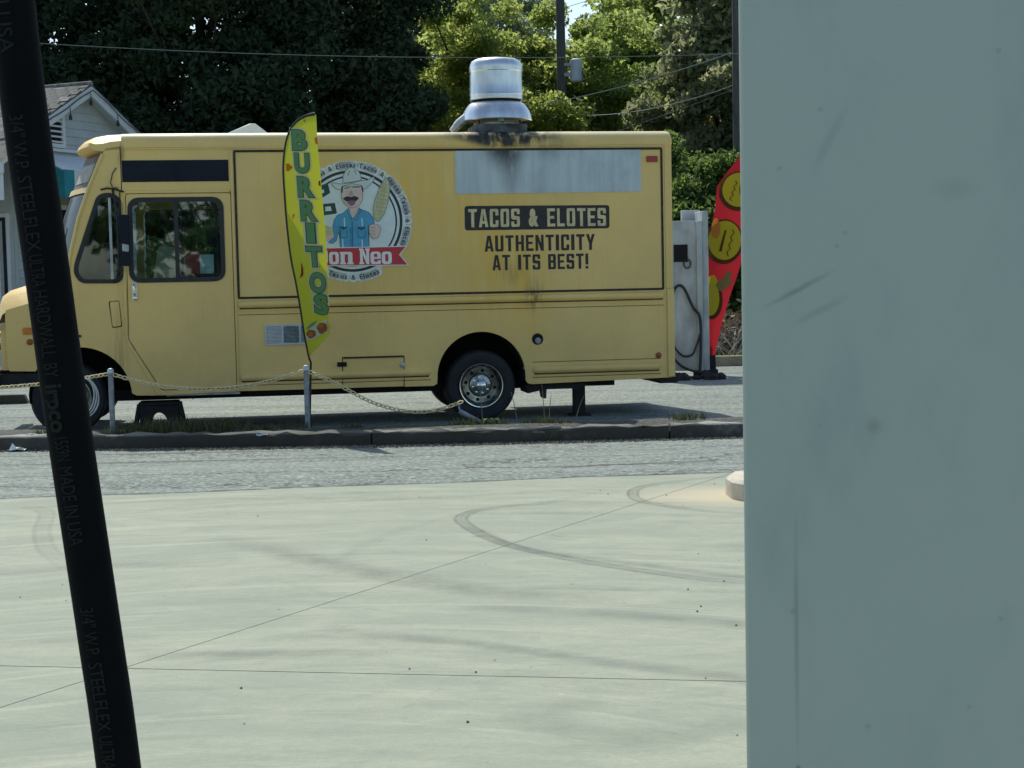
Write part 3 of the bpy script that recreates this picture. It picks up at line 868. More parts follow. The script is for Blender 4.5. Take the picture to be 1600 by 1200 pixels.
# windshield: two flat halves meeting in a blunt V, header sign panel above
def front_pt(t, v):
    """t 0..1 across width; returns x,y for height v"""
    # A-pillar x at height v
    fe = FRONT_EDGE[1:]
    for (a, va), (b, vb) in zip(fe, fe[1:]):
        if va >= v >= vb: s = (va - v) / (va - vb); u = a + (b - a) * s; break
    else: u = fe[-1][0] if v < fe[-1][1] else fe[0][0]
    bow = .30 * (1 - abs(2 * t - 1) ** 1.6)
    return (-(u + bow - .012), .02 + (TW - .04) * t, v)
def front_patch(v0, v1, m, name, parent=truck, d=0.0, t0=0, t1=1, n=12):
    rows = [[(lambda p: (p[0] - d, p[1], p[2]))(front_pt(t0 + (t1 - t0) * i / n, v0 + (v1 - v0) * j / 4)) for j in range(5)] for i in range(n + 1)]
    return MB().grid(rows).build(name, m, parent, angle=60)
M['headpanel'] = noisy('faded_brown_panel', (.17, .13, .10), .45, 9, .7, stretch=(1, 3, 1))
front_patch(2.66, 3.01, 'headpanel', 'windshield_header')
front_patch(2.72, 2.92, noisy('faded_notice', (.36, .36, .30), .3, 14, .7, stretch=(1, 6, 1)), 'sun_faded_notice', d=.006, t0=.06, t1=.34, n=4)
front_patch(2.60, 2.66, 'yellow', 'windshield_header', d=.02)
wsd = front_patch(1.70, 2.60, 'glassw', 'windshield', d=0)
front_patch(1.70, 2.60, 'rubber', 'windshield_post', wsd, d=.008, t0=.485, t1=.515, n=1)
front_patch(1.66, 1.72, 'rubber', 'windshield_seal', wsd, d=.012)
for t in (.12, .3, .7):
    a = Vector(front_pt(t, 1.72)); b = Vector(front_pt(t + .12, 2.25))
    MB().tube([a + Vector((-.03, 0, 0)), b + Vector((-.03, 0, 0))], .008, 6).build('wiper', 'rubber', wsd)
# hood: lofted from cowl to nose
prof = [(6.76, 1.575, 1.69), (7.0, 1.475, 1.655), (7.18, 1.41, 1.615), (7.36, 1.36, 1.56), (7.44, 1.30, 1.50), (7.475, 1.22, 1.40), (7.48, 1.12, 1.20)]
rows = []
for (u, ze, zc) in prof:
    row = []
    for j in range(15):
        y = TW * j / 14; e = min(y, TW - y)
        s = min(1, e / .36); s = math.sin(s * PI / 2) ** .9
        bow = .07 * (1 - ((y - TW / 2) / (TW / 2)) ** 2) * (1 if u > 7.1 else (u - 6.7) / .4 + .0)
        row.append((-(u + bow), y, ze + (zc - ze) * s))
    rows.append(row)
MB().grid(rows).build('hood', 'yellow', truck, angle=60)
# grille wall
MB().prism([rrect(-7.475, -7.40, .70, 1.19, .02)], .05, TW - .05).build('nose_panel', 'yellow', truck)
gr = MB().box(-7.50, -7.476, .32, TW - .32, .78, 1.14)
for k in range(7): gr.box(-7.512, -7.50, .34, TW - .34, .80 + k * .05, .815 + k * .05)
gr.build('grille', 'dullchrome', truck)
for y in (.21, TW - .21):
    MB().lathe([(.10, 0), (.105, -.04), (.085, -.055), (.07, -.06), (.02, -.075)], (-7.47, y, 1.02), 'x', 24).build('headlight', 'chrome', truck)
bp = MB().box(-7.62, -7.50, -.02, TW + .02, .50, .70)
for y in (.3, TW - .3): bp.box(-7.5, -7.10, y - .04, y + .04, .50, .62)
bp.build('bumper', 'dark', truck, bevel=.01)
MB().box(-7.50, -7.10, .03, .07, .52, .66).build('bumper_bracket', 'dark', truck)
# far wall, rear, floor and interior
FB = [(0, 3.11), (6.0, 3.11)] + FRONT_EDGE + [(6.80, 1.57), (7.16, 1.417), (7.40, 1.35), (7.408, .70), (7.2, .69), (7.15, 1.0), (6.2, 1.0), (6.1, .45), (2.75, .45), (2.7, .98), (1.75, .98), (1.72, .45), (0, .45)]
MB().prism([X(FB), WIN_L, QW_L], TW - .03, TW).build('far_side_panel', 'yellow', truck)
MB().box(-.032, -.004, .03, TW - .03, .45, 3.10).build('rear_wall', 'yellow', truck)
MB().box(-6.05, -4.95, .035, TW - .035, .42, .47).box(-4.94, -.035, .76, TW - .76, .42, .47).box(-6.72, -6.06, .76, TW - .76, .42, .47).build('floor', 'interior', truck)
MB().box(-4.93, -4.90, .035, TW - .035, .475, 3.06).build('bulkhead', 'interior', truck)
MB().box(-6.78, -6.72, .06, TW - .06, .95, 1.55).build('firewall', 'interior', truck)
MB().prism([X([(6.35, 1.55), (6.72, 1.55), (6.78, 1.70), (6.55, 1.74), (6.38, 1.70)])], .1, TW - .1).build('dashboard', 'seat', truck, bevel=.02)
for y in (.45, 1.5):
    s_ = MB().prism([roundpoly(X([(5.15, 1.05), (5.62, 1.08), (5.62, 1.22), (5.30, 1.25), (5.22, 1.98), (5.12, 2.02), (5.08, 1.9)]), .03, 3)], y - .24, y + .24).build('driver_seat', 'seat', truck, bevel=.03)
    MB().prism([rrect(-5.27, -5.15, 2.02, 2.22, .04)], y - .12, y + .12).build('headrest', 'seat', s_, bevel=.03)
sw = MB().tube([Vector((-6.33, .5, 1.62)) + Vector((.18 * math.sin(a) * .75, .2 * math.cos(a), .18 * math.sin(a) * .66)) for a in [2 * PI * k / 28 for k in range(28)]], .014, 8, closed=True)
sw.tube([(-6.33, .5, 1.62), (-6.5, .5, 1.45)], .02, 8); sw.build('steering_wheel', 'rubber', truck)
# stored boxes seen through the window
MB().box(-5.34, -5.19, .05, .25, 1.25, 1.91).build('stored_carton', noisy('carton_white', (.82, .86, .86), .1, 4, .7), truck)
MB().box(-5.49, -5.345, .05, .25, 1.25, 1.95).build('stored_carton', noisy('carton_red', (.55, .045, .06), .2, 4, .6), truck)
MB().box(-5.55, -5.495, .05, .28, 1.25, 1.88).build('stored_carton', noisy('carton_pale', (.6, .55, .55), .1, 4, .7), truck)
MB().prism([roundpoly([(-5.85, 1.66), (-5.62, 1.66), (-5.58, 2.0), (-5.78, 2.02)], .04, 3)], .12, .14).build('sun_shade', noisy('tan_cardboard', (.48, .42, .32), .2, 4, .8), truck)
# chassis
MB().box(-6.9, -.6, .45, .53, .30, .42).box(-6.9, -.6, TW - .53, TW - .45, .30, .42).build('chassis_rail', 'dark', truck)
MB().box(-4.90, -4.05, .30, .60, .335, .40).box(-4.05, -3.3, .4, .7, .345, .40).build('fuel_tank', 'dark', truck)
MB().box(-5.75, -4.95, .04, .30, .365, .40).build('door_step', 'alurim', truck)
for u in (5.35, 5.55): MB().prism([[(-u, .37), (-u + .1, .37), (-u + .08, .31)]], .2, .25).build('step_bracket', 'dark', truck)
MB().prism([X([(.98, .36), (1.72, .36), (1.70, .26), (1.5, .30), (1.2, .30), (1.12, .28), (1.05, .31)])], .1, .6).build('tail_skirt', 'dark', truck)
MB().prism([roundpoly(X([(1.575, .37), (1.475, .37), (1.485, .19), (1.545, .205)]), .012, 2)], .12, .16).build('hanger_strap', 'rubber', truck)
MB().box(-.15, .06, .05, TW - .05, .33, .40).build('rear_bumper', 'dark', truck)
# wheel wells
def well(u, r, zc):
    mb = MB(); rows = []
    for k in range(19):
        a = R(-8 + 196 * k / 18)
        rows.append([(-(u + r * math.cos(a)), .0301, zc + r * math.sin(a)), (-(u + r * math.cos(a)), .75, zc + r * math.sin(a))])
    mb.grid(rows)
    mb.add([(-(u + r), .75, zc - .1), (-(u - r), .75, zc - .1), (-(u - r), .75, zc + r), (-(u + r), .75, zc + r)], [(0, 1, 2, 3)])
    mb.build('wheel_well', 'hole', truck)
well(2.247, .50, .48); well(6.66, .545, .40)
# wheels
def wheel(u, y0, width, out=1, detail=True):
    """axle along y; outer face at y0"""
    c = (-u, 0, .372)
    s = 1 if out > 0 else -1
    P_ = lambda r, a: (r, y0 + s * a)
    wl = MB().lathe([P_(.245, .03), P_(.275, .012), P_(.33, .0), P_(.375, .012), P_(.398, .045), P_(.402, .09), P_(.402, width - .05), P_(.39, width - .02), P_(.33, width), P_(.245, width)], c, 'y', 48, False).build('wheel', 'tyre', truck)
    rim = MB().lathe([P_(.256, .02), P_(.252, .004), P_(.240, .004), P_(.228, .03), P_(.215, .085), P_(.20, .10), P_(.135, .105), P_(.12, .085), P_(.10, .078), P_(.004, .078)], c, 'y', 48, False).build('rim', 'dullchrome', wl, angle=30)
    if detail:
        MB().lathe([P_(.254, .006), P_(.25, -.003), P_(.241, -.002), P_(.236, .012)], c, 'y', 48, False).build('rim_lip', 'chrome', wl)
        MB().lathe([P_(.062, .078), P_(.06, .02), P_(.052, .0), P_(.03, -.012), P_(.006, -.015)], c, 'y', 24).build('hub', 'chrome', wl)
        nb = MB(); hb = MB()
        for k in range(8):
            a = 2 * PI * k / 8 + .2
            nb.lathe([P_(.014, .08), P_(.014, .05), P_(.006, .046)], (c[0] + .092 * math.cos(a), 0, c[2] + .092 * math.sin(a)), 'y', 6)
            a += PI / 8
            hb.lathe([P_(.021, .101), P_(.021, .0985)], (c[0] + .168 * math.cos(a), 0, c[2] + .168 * math.sin(a)), 'y', 12)
        nb.build('wheel_nuts', 'chrome', wl)['kind'] = 'stuff'; hb.build('hand_holes', 'hole', wl)['kind'] = 'stuff'
wheel(2.247, .045, .22); wheel(2.247, .30, .22, detail=False)
wheel(6.80, .05, .22, detail=False)
for uu in (2.247,): wheel(uu, TW - .045, .22, -1, False)
wheel(6.80, TW - .05, .22, -1, False)
MB().tube([(-2.247, .3, .372), (-2.247, TW - .3, .372)], .07, 12).build('axle', 'dark', truck)
MB().tube([(-6.80, .2, .36), (-6.80, TW - .2, .36)], .05, 10).build('axle', 'dark', truck)

# lettering
mb = MB().prism([roundpoly([(-2.402, 2.128), (-.735, 2.128), (-.733, 2.392), (-2.40, 2.402)], .035, 4)], -.003, 0)
plate = mb.build('sign_plate', 'blackprint', truck)
M['cream'] = noisy('cream_print', (.66, .56, .30), .15, 9, .6)
# condensed sign-painter capitals, one outline (and counters) per letter in a unit box
_v, _h = .34, .17
CAPS = {
 'T': [[(.0, 1), (0, .84), (.5 - _v / 2, .84), (.5 - _v / 2, 0), (.5 + _v / 2, 0), (.5 + _v / 2, .84), (1, .84), (1, 1)]],
 'E': [[(0, 0), (1, 0), (1, .16), (_v, .16), (_v, .43), (.88, .43), (.88, .58), (_v, .58), (_v, .84), (1, .84), (1, 1), (0, 1)]],
 'L': [[(0, 0), (1, 0), (1, .16), (_v, .16), (_v, 1), (0, 1)]],
 'I': [[(0, 0), (1, 0), (1, 1), (0, 1)]],
 'H': [[(0, 0), (_v, 0), (_v, .43), (1 - _v, .43), (1 - _v, 0), (1, 0), (1, 1), (1 - _v, 1), (1 - _v, .59), (_v, .59), (_v, 1), (0, 1)]],
 'N': [[(0, 0), (.31, 0), (.31, .58), (.66, 0), (1, 0), (1, 1), (.69, 1), (.69, .44), (.34, 1), (0, 1)]],
 'A': [[(-.04, 0), (.29, 0), (.345, .19), (.655, .19), (.71, 0), (1.04, 0), (.70, 1), (.30, 1)], [(.385, .34), (.615, .34), (.5, .76)]],
 'Y': [[(.5 - _v / 2, 0), (.5 + _v / 2, 0), (.5 + _v / 2, .40), (1.04, 1), (.69, 1), (.5, .64), (.31, 1), (-.04, 1), (.5 - _v / 2, .40)]],
 'O': [roundpoly([(0, 0), (1, 0), (1, 1), (0, 1)], .16, 4), roundpoly([(_v, .15), (1 - _v, .15), (1 - _v, .85), (_v, .85)], .07, 3)],
 'B': [roundpoly([(0, 0), (1, 0), (1, .50), (.93, .53), (1, .57), (1, 1), (0, 1)], [0, .16, .06, 0, .06, .16, 0], 3), [(_v, .15), (.66, .15), (.66, .43), (_v, .43)], [(_v, .59), (.64, .59), (.64, .85), (_v, .85)]],
 'C': [roundpoly([(0, 0), (1, 0), (1, .37), (1 - _v, .37), (1 - _v, .15), (_v, .15), (_v, .85), (1 - _v, .85), (1 - _v, .64), (1, .64), (1, 1), (0, 1)], [.16, .16, 0, 0, .05, .05, .05, .05, 0, 0, .16, .16], 4)],
 'U': [roundpoly([(0, 0), (1, 0), (1, 1), (1 - _v, 1), (1 - _v, .15), (_v, .15), (_v, 1), (0, 1)], [.16, .16, 0, 0, .06, .06, 0, 0], 4)],
 'S': [roundpoly([(0, 0), (1, 0), (1, .58), (_v, .61), (_v, .85), (1 - _v, .85), (1 - _v, .70), (1, .70), (1, 1), (0, 1), (0, .42), (1 - _v, .39), (1 - _v, .15), (_v, .15), (_v, .30), (0, .30)], [.16, .16, .14, .04, .05, .05, 0, 0, .16, .16, .14, .04, .05, .05, 0, 0], 4)],
 '!': [[(0, .27), (1, .27), (1, 1), (0, 1)]],
}
def caps_text(mb, txt, x0, x1, z0, z1, y, rise=0.0):
    wd = {'I': .40, '!': .36, ' ': .55, '&': 1.15, 'E': .92, 'L': .88}
    gap = .24
    tot = sum(wd.get(c, 1.0) for c in txt) + gap * (len(txt) - 1)
    k = (x1 - x0) / tot; x = x0
    for c in txt:
        w_ = wd.get(c, 1.0) * k
        dz = rise * (x - x0) / (x1 - x0)
        if c == '&': text_fit(mb, '&', .06, x, x + w_, z0 + dz, z1 + dz, y)
        elif c != ' ':
            mb.prism([[(x + a * w_, z0 + dz + b * (z1 - z0)) for a, b in l] for l in CAPS[c]], y, y + .0015)
            if c == '!': mb.prism([[(x, z0 + dz), (x + w_, z0 + dz), (x + w_, z0 + dz + .17 * (z1 - z0)), (x, z0 + dz + .17 * (z1 - z0))]], y, y + .0015)
        x += w_ + gap * k
mb = MB(); caps_text(mb, 'TACOS & ELOTES', -2.36, -.775, 2.162, 2.366, -.0048, -.006); mb.build('sign_lettering', 'cream', plate, smooth=False)
mb = MB(); caps_text(mb, 'AUTHENTICITY', -2.178, -.912, 1.886, 2.066, -.003); mb.build('slogan_lettering', 'blackprint', truck, smooth=False)
mb = MB(); caps_text(mb, 'AT ITS BEST!', -2.093, -.99, 1.674, 1.846, -.003); mb.build('slogan_lettering', 'blackprint', truck, smooth=False)

# badge
LC = (-3.665, 2.25)
def L(px, py):
    dx, dz = (px - 345) / 801.0, -(py - 600) / 801.0
    return (LC[0] + dx, LC[1] + dz - .010 * dx)
def LL(pts): return [L(*p) for p in pts]
M['logowhite'] = noisy('badge_white', (.74, .80, .78), .06, 8, .5)
M['logopale'] = noisy('badge_pale', (.72, .82, .82), .05, 8, .5)
M['logoring'] = mat('badge_ring', (.012, .03, .035), .5)
M['skin'] = noisy('badge_skin', (.74, .56, .50), .08, 8, .5)
M['shirt'] = noisy('badge_blue', (.075, .37, .62), .1, 10, .5)
M['shirtline'] = mat('badge_navy', (.02, .09, .17), .5)
M['hat'] = noisy('badge_hat', (.62, .70, .66), .08, 6, .5)
M['hatline'] = mat('badge_grey', (.16, .20, .20), .5)
M['corn'] = noisy('badge_corn', (.55, .55, .33), .1, 30, .5)
M['cornline'] = mat('badge_corn_line', (.36, .37, .2), .5)
M['ribbon'] = noisy('badge_red', (.55, .035, .05), .1, 10, .5)
M['flaggreen'] = mat('badge_dark_green', (.012, .075, .065), .5)
M['mouth'] = mat('badge_mouth', (.32, .12, .2), .5)
badge = MB().prism([circ(LC[0], LC[1], .60, 64)], -.0022, 0).build('badge', 'logowhite', truck)
Yl = [-.0026]
def lay(loops, m, name, step=.0004, y=None):
    Yl[0] -= step
    return MB().prism(loops, Yl[0] if y is None else y, -.001).build(name, m, badge, smooth=False)
lay([circ(LC[0], LC[1], .562, 64), circ(LC[0], LC[1], .532, 64)], 'logoring', 'outer_ring')
lay([circ(LC[0], LC[1], .502, 64), circ(LC[0], LC[1], .484, 64)], 'logoring', 'inner_ring')
lay([circ(LC[0], LC[1], .484, 64)], 'logopale', 'badge_field')
# two little green signs
lay([roundpoly(LL([(40, 300), (140, 262), (160, 350), (60, 410)]), .01, 2)], 'flaggreen', 'green_sign')
lay([roundpoly(LL([(60, 450), (198, 438), (214, 532), (70, 552)]), .01, 2)], 'flaggreen', 'green_sign')
lay([LL([(112, 472), (160, 468), (168, 508), (112, 512)])], 'logopale', 'sign_mark')
lay([LL([(75, 330), (100, 318), (108, 345), (80, 358)])], 'logopale', 'sign_mark')
# left arm and taco
lay([roundpoly(LL([(110, 640), (180, 650), (195, 720), (180, 785), (125, 790), (95, 740)]), .03, 4)], 'skin', 'hand')
lay([roundpoly(LL([(60, 690), (80, 640), (140, 640), (178, 690), (160, 720), (80, 730)]), .02, 4)], 'corn', 'taco')
# torso
shirt = [(232, 838), (230, 760), (222, 700), (205, 770), (170, 800), (128, 790), (150, 765), (185, 740), (170, 650), (185, 590), (215, 545), (270, 525), (310, 490), (345, 560), (395, 490), (420, 490), (500, 520), (535, 570), (548, 640), (500, 680), (492, 740), (495, 838)]
lay([roundpoly(LL(shirt), .012, 2)], 'shirtline', 'shirt_outline')
lay([offset_loop(roundpoly(LL(shirt), .012, 2), -.006)], 'shirt', 'shirt')
lay([roundpoly(LL([(315, 470), (410, 465), (395, 520), (352, 580), (325, 520)]), .01, 2)], 'skin', 'neck')
for c_ in ([(300, 500), (322, 480), (330, 535), (352, 575), (330, 590)], [(412, 478), (428, 500), (385, 595), (355, 575), (395, 525)]):
    lay([LL(c_)], 'shirtline', 'collar'); lay([offset_loop(LL(c_), -.005)], 'shirt', 'collar')
for a in ((238, 648, 300, 660), (390, 652, 462, 664)):
    lay([LL([(a[0], a[1]), (a[2], a[1]), (a[2], a[3]), ((a[0] + a[2]) / 2, a[3] + 18), (a[0], a[3])])], 'shirtline', 'pocket_flap')
for (x0, x1, y0, y1) in ((342, 348, 600, 836), (328, 332, 660, 836), (232, 236, 640, 836), (486, 490, 640, 780), (240, 244, 680, 745), (296, 300, 680, 745), (240, 300, 742, 747), (392, 396, 680, 745), (458, 462, 680, 745), (392, 462, 742, 747)):
    lay([LL([(x0, y0), (x1, y0), (x1, y1), (x0, y1)])], 'shirtline', 'seam_line', .00002)
for (x0, y0, x1, y1) in ((272, 570, 284, 650), (428, 575, 442, 645), (252, 760, 264, 836), (424, 765, 436, 836)):
    lay([LL([(x0, y0), (x0 + 10, y0), (x1, y1), (x1 - 10, y1)])], 'logopale', 'fabric_glint', .00002)
# head
head = [(258, 290), (455, 290), (448, 350), (446, 410), (425, 450), (390, 475), (345, 487), (305, 470), (270, 435), (254, 385)]
lay([roundpoly(LL(head), .02, 3)], 'hatline', 'face_outline'); lay([offset_loop(roundpoly(LL(head), .02, 3), -.005)], 'skin', 'face')
lay([LL([(256, 270), (275, 280), (268, 350), (258, 350)])], 'logoring', 'hair'); lay([LL([(432, 285), (455, 280), (452, 345), (442, 340)])], 'logoring', 'hair')
for c_ in ([(285, 308), (330, 296), (332, 304), (290, 318)], [(355, 296), (420, 292), (424, 304), (358, 304)]): lay([LL(c_)], 'hatline', 'eyebrow', .00005)
for (x, y) in ((304, 335), (384, 331)):
    lay([circ(*L(x, y), .013, 14, .014)], 'logopale', 'eye', .00005); lay([circ(*L(x + 2, y + 2), .0065, 10)], 'logoring', 'pupil', .00005)
lay([roundpoly(LL([(335, 330), (352, 330), (362, 368), (340, 378), (322, 368)]), .01, 3)], noisy('badge_nose', (.52, .36, .32), .05, 8, .5), 'nose')
lay([roundpoly(LL([(300, 415), (345, 405), (388, 412), (375, 450), (345, 470), (318, 452)]), .015, 3)], 'mouth', 'mouth')
lay([roundpoly(LL([(268, 398), (312, 378), (342, 388), (372, 376), (414, 394), (388, 422), (345, 416), (298, 426)]), .008, 2)], 'logoring', 'moustache')
# hat
hat = [(160, 240), (200, 262), (272, 272), (275, 200), (300, 150), (345, 118), (390, 140), (425, 170), (440, 240), (480, 240), (560, 200), (540, 255), (480, 310), (450, 320), (440, 285), (350, 270), (262, 295), (258, 328), (215, 318), (180, 285)]
lay([roundpoly(LL(hat), .012, 2)], 'hatline', 'hat_outline'); lay([offset_loop(roundpoly(LL(hat), .012, 2), -.005)], 'hat', 'hat')
lay([LL([(280, 262), (350, 252), (440, 235), (442, 246), (350, 264), (280, 272)])], 'hatline', 'hat_band', .00005)
lay([LL([(315, 200), (335, 150), (340, 152), (322, 202)])], 'hatline', 'hat_crease', .00005); lay([LL([(372, 150), (380, 150), (398, 190), (390, 190)])], 'hatline', 'hat_crease', .00005)
# corn cob and fist
corn = [(665, 215), (688, 260), (690, 330), (665, 450), (635, 540), (590, 600), (562, 608), (540, 570), (532, 500), (550, 420), (585, 330), (625, 250)]
lay([roundpoly(LL(corn), .02, 3)], 'hatline', 'corn_outline'); lay([offset_loop(roundpoly(LL(corn), .02, 3), -.005)], 'corn', 'corn_cob')
for k in range(9):
    t = k / 8; x0 = 640 - 95 * t; y0 = 265 + 270 * t
    lay([LL([(x0 - 12, y0), (x0 + 48 + 40 * math.sin(PI * t), y0 + 14), (x0 + 48 + 40 * math.sin(PI * t), y0 + 18), (x0 - 12, y0 + 5)])], 'cornline', 'kernel_row', .00002)
for k in range(4): lay([LL([(655 - 20 * k, 250 + 10 * k), (659 - 20 * k, 250 + 10 * k), (580 - 12 * k + 20, 580 - 30 * k), (575 - 12 * k + 20, 580 - 30 * k)])], 'cornline', 'kernel_row', .00002)
fist = [(492, 640), (530, 622), (580, 630), (602, 660), (590, 720), (560, 760), (520, 755), (495, 720)]
lay([roundpoly(LL(fist), .02, 3)], 'hatline', 'fist_outline'); lay([offset_loop(roundpoly(LL(fist), .02, 3), -.005)], 'skin', 'fist')
for k in range(3): lay([LL([(505, 655 + 28 * k), (545, 660 + 28 * k), (545, 664 + 28 * k), (505, 659 + 28 * k)])], 'hatline', 'finger_line', .00002)
# ribbon
rib = [(-140, 845), (815, 830), (755, 900), (828, 990), (-150, 990), (-80, 915)]
lay([offset_loop(LL(rib), .012)], 'logowhite', 'ribbon_edge'); lay([LL(rib)], 'ribbon', 'ribbon')
mb = MB()
z0, z1 = L(0, 985)[1], L(0, 850)[1]
xa, xb = L(-40, 0)[0], L(690, 0)[0]
Yl[0] -= .0006
SLAB = {
 'D': [roundpoly([(0, 0), (1, 0), (1, 1), (0, 1), (0, .88), (.1, .88), (.1, .12), (0, .12)], [0, .3, .3, 0, 0, 0, 0, 0], 4), [(.42, .15), (.66, .2), (.66, .8), (.42, .85)]],
 'o': [roundpoly([(0, 0), (1, 0), (1, 1), (0, 1)], .3, 5), roundpoly([(.35, .2), (.65, .2), (.65, .8), (.35, .8)], .12, 4)],
 'n': [[(0, 0), (.44, 0), (.44, .14), (.36, .14), (.36, .80), (.60, .80), (.60, .14), (.54, .14), (.54, 0), (1, 0), (1, .14), (.93, .14), (.93, .86), (.82, 1), (0, 1), (0, .86), (.06, .86), (.06, .14), (0, .14)]],
 'e': [roundpoly([(0, 0), (1, 0), (1, .30), (.68, .30), (.68, .19), (.35, .19), (.35, .42), (1, .42), (1, 1), (0, 1)], [.25, .25, 0, 0, 0, .05, 0, 0, .3, .3], 4), [(.35, .57), (.66, .57), (.66, .82), (.35, .82)]],
 'N': [[(0, 0), (.46, 0), (.46, .12), (.34, .12), (.34, .60), (.68, 0), (.94, 0), (.94, .88), (1, .88), (1, 1), (.58, 1), (.58, .88), (.68, .88), (.68, .46), (.38, 1), (0, 1), (0, .88), (.08, .88), (.08, .12), (0, .12)]],
}
for ch, x0_, x1_, yt in (('D', 15, 122, 845), ('o', 133, 220, 872), ('n', 228, 348, 872), ('N', 400, 494, 843), ('e', 500, 592, 872), ('o', 600, 690, 872)):
    mb.prism([[L(x0_ + a * (x1_ - x0_), 983 - b * (983 - yt)) for a, b in l] for l in SLAB[ch]], Yl[0], -.001)
mb.build('ribbon_lettering', noisy('ribbon_white', (.84, .86, .86), .06, 9, .5), badge, smooth=False)
# ring lettering with white outline bubbles
letters = MB(); bub = MB()
ring = ' Tacos & Elotes .'
rad_in = .585
def ring_word(word, a_start, rad, scale, flip=False):
    a = a_start
    for ch in word:
        if ch == ' ':
            a += (1 if flip else -1) * .055; continue
        V, Fs = text_raw(ch, .012)
        wd = max(v[0] for v in V) - min(v[0] for v in V); x0 = min(v[0] for v in V)
        adv = (wd * scale + .012) / rad
        mid = a + (adv / 2 if flip else -adv / 2)
        cx, cz = LC[0] + rad * math.cos(mid), LC[1] + rad * math.sin(mid)
        rot = mid - PI / 2 + (PI if flip else 0)
        for (b, tgt) in ((0, 1),):
            pts = []
            for v in V:
                lx, lz = (v[0] - x0 - wd / 2) * scale, (v[1] - .3) * scale
                pts.append((cx + lx * math.cos(rot) - lz * math.sin(rot), -.0058, cz + lx * math.sin(rot) + lz * math.cos(rot)))
            letters.add(pts, Fs)
        bub.prism([circ(cx, cz, .052, 14)], -.003, 0)
        a = a + adv if flip else a - adv
for a0 in (138, 82, 26): ring_word('Tacos & Elotes', R(a0), .617, .073)
ring_word('Tacos & Elotes', R(243), .625, .076, True)
bub.build('lettering_border', 'logowhite', badge, smooth=False)
letters.build('ring_lettering', 'logoring', badge, smooth=False)['kind'] = 'stuff'

# ------------------------------------------------ exhaust fan on the roof (fixed to the truck)
fc = (-1.94, .45, 0)
fan = MB().lathe([(.262, 3.20), (.262, 3.32), (.27, 3.33)], fc, 'z', 40).build('exhaust_fan', 'alurim', truck)
MB().box(fc[0] - .30, fc[0] + .30, fc[1] - .30, fc[1] + .30, 3.19, 3.30).build('fan_curb', 'sooty', fan, bevel=.01)
MB().lathe([(.400, 3.350), (.408, 3.360), (.404, 3.385), (.396, 3.42), (.382, 3.46), (.355, 3.505), (.322, 3.545), (.29, 3.565)], fc, 'z', 48, False).build('fan_bowl', 'alu', fan)
MB().lathe([(.05, 3.40), (.395, 3.372), (.400, 3.356)], fc, 'z', 48, False).build('bowl_underside', 'sooty', fan)
fan.location.z = .035
MB().lathe([(.275, 3.555), (.275, 3.59)], fc, 'z', 40).build('fan_gap', 'hole', fan)
MB().lathe([(.305, 3.59), (.307, 3.60), (.305, 3.615), (.305, 3.645), (.309, 3.65), (.305, 3.66), (.302, 3.78), (.300, 3.905), (.306, 3.912), (.306, 3.935), (.298, 3.94)], fc, 'z', 48).build('fan_drum', 'alu', fan)
MB().lathe([(.306, 3.935), (.308, 3.96), (.300, 4.0), (.28, 4.035), (.24, 4.055), (.12, 4.068), (.03, 4.072), (.028, 4.088), (.004, 4.09)], fc, 'z', 48).build('fan_cap', 'alu', fan)
MB().box(fc[0] - .03, fc[0] + .03, fc[1] - .30, fc[1] - .26, 3.33, 3.36).tube([(fc[0] - .33, .4, 3.42), (fc[0] - .44, .42, 3.33), (fc[0] - .53, .42, 3.24)], [.05, .055, .035], 10).build('grease_spout', 'alurim', fan)
for a in (.4, 1.5, 2.6, 3.7, 4.8, 5.9):
    MB().box(-.012, .012, -.012, .012, 3.31, 3.36).build('fan_bracket', 'sooty', fan, at=(fc[0] + .27 * math.cos(a), fc[1] + .27 * math.sin(a), 0))
# roof vent
rvv = MB().prism([[(-5.05, 3.24), (-5.01, 3.325), (-4.75, 3.435), (-4.69, 3.435), (-4.56, 3.335), (-4.54, 3.24)]], 1.0, 1.5)
rvv.build('roof_vent', noisy('vent_plastic', (.62, .72, .72), .06, 5, .5), truck, bevel=.012)

# ================================================================== things round the truck
stool = empty('step_stool', (0, 0, 0)); tag(stool, 'small black plastic step stool under the cab door', 'step stool')
stool.parent = None
def tp(u, y, z=0.0):
    c, s = math.cos(PHI), math.sin(PHI)
    return (1.876 + (-u) * c - y * s, 17.75 + (-u) * s + y * c, z)
stool.location = tp(5.84, .30, -.03); stool.rotation_euler = (0, 0, PHI); stool.scale = (.86, .9, .95)
MB().box(-.25, .25, -.17, .17, .30, .345).build('top', 'dark', stool, bevel=.012)
MB().prism([[(-.25, .0), (-.24, .30), (.24, .30), (.25, .0), (.17, .0)] + [(.12 * math.cos(R(a)), .02 + .20 * math.sin(R(a))) for a in range(0, 181, 15)] + [(-.17, 0)]], -.17, -.14).build('front_panel', 'dark', stool)
MB().prism([[(-.25, .0), (-.24, .30), (.24, .30), (.25, .0), (.17, .0)] + [(.12 * math.cos(R(a)), .02 + .20 * math.sin(R(a))) for a in range(0, 181, 15)] + [(-.17, 0)]], .14, .17).build('back_panel', 'dark', stool)
for sx in (-1, 1):
    MB().prism([[(sx * .235, .325), (sx * .275, .325), (sx * .345, 0), (sx * .295, 0)]], -.16, -.12).prism([[(sx * .235, .325), (sx * .275, .325), (sx * .345, 0), (sx * .295, 0)]], .12, .16).box(min(sx * .26, sx * .30), max(sx * .26, sx * .30), -.12, .12, .17, .20).build('leg', 'dark', stool)

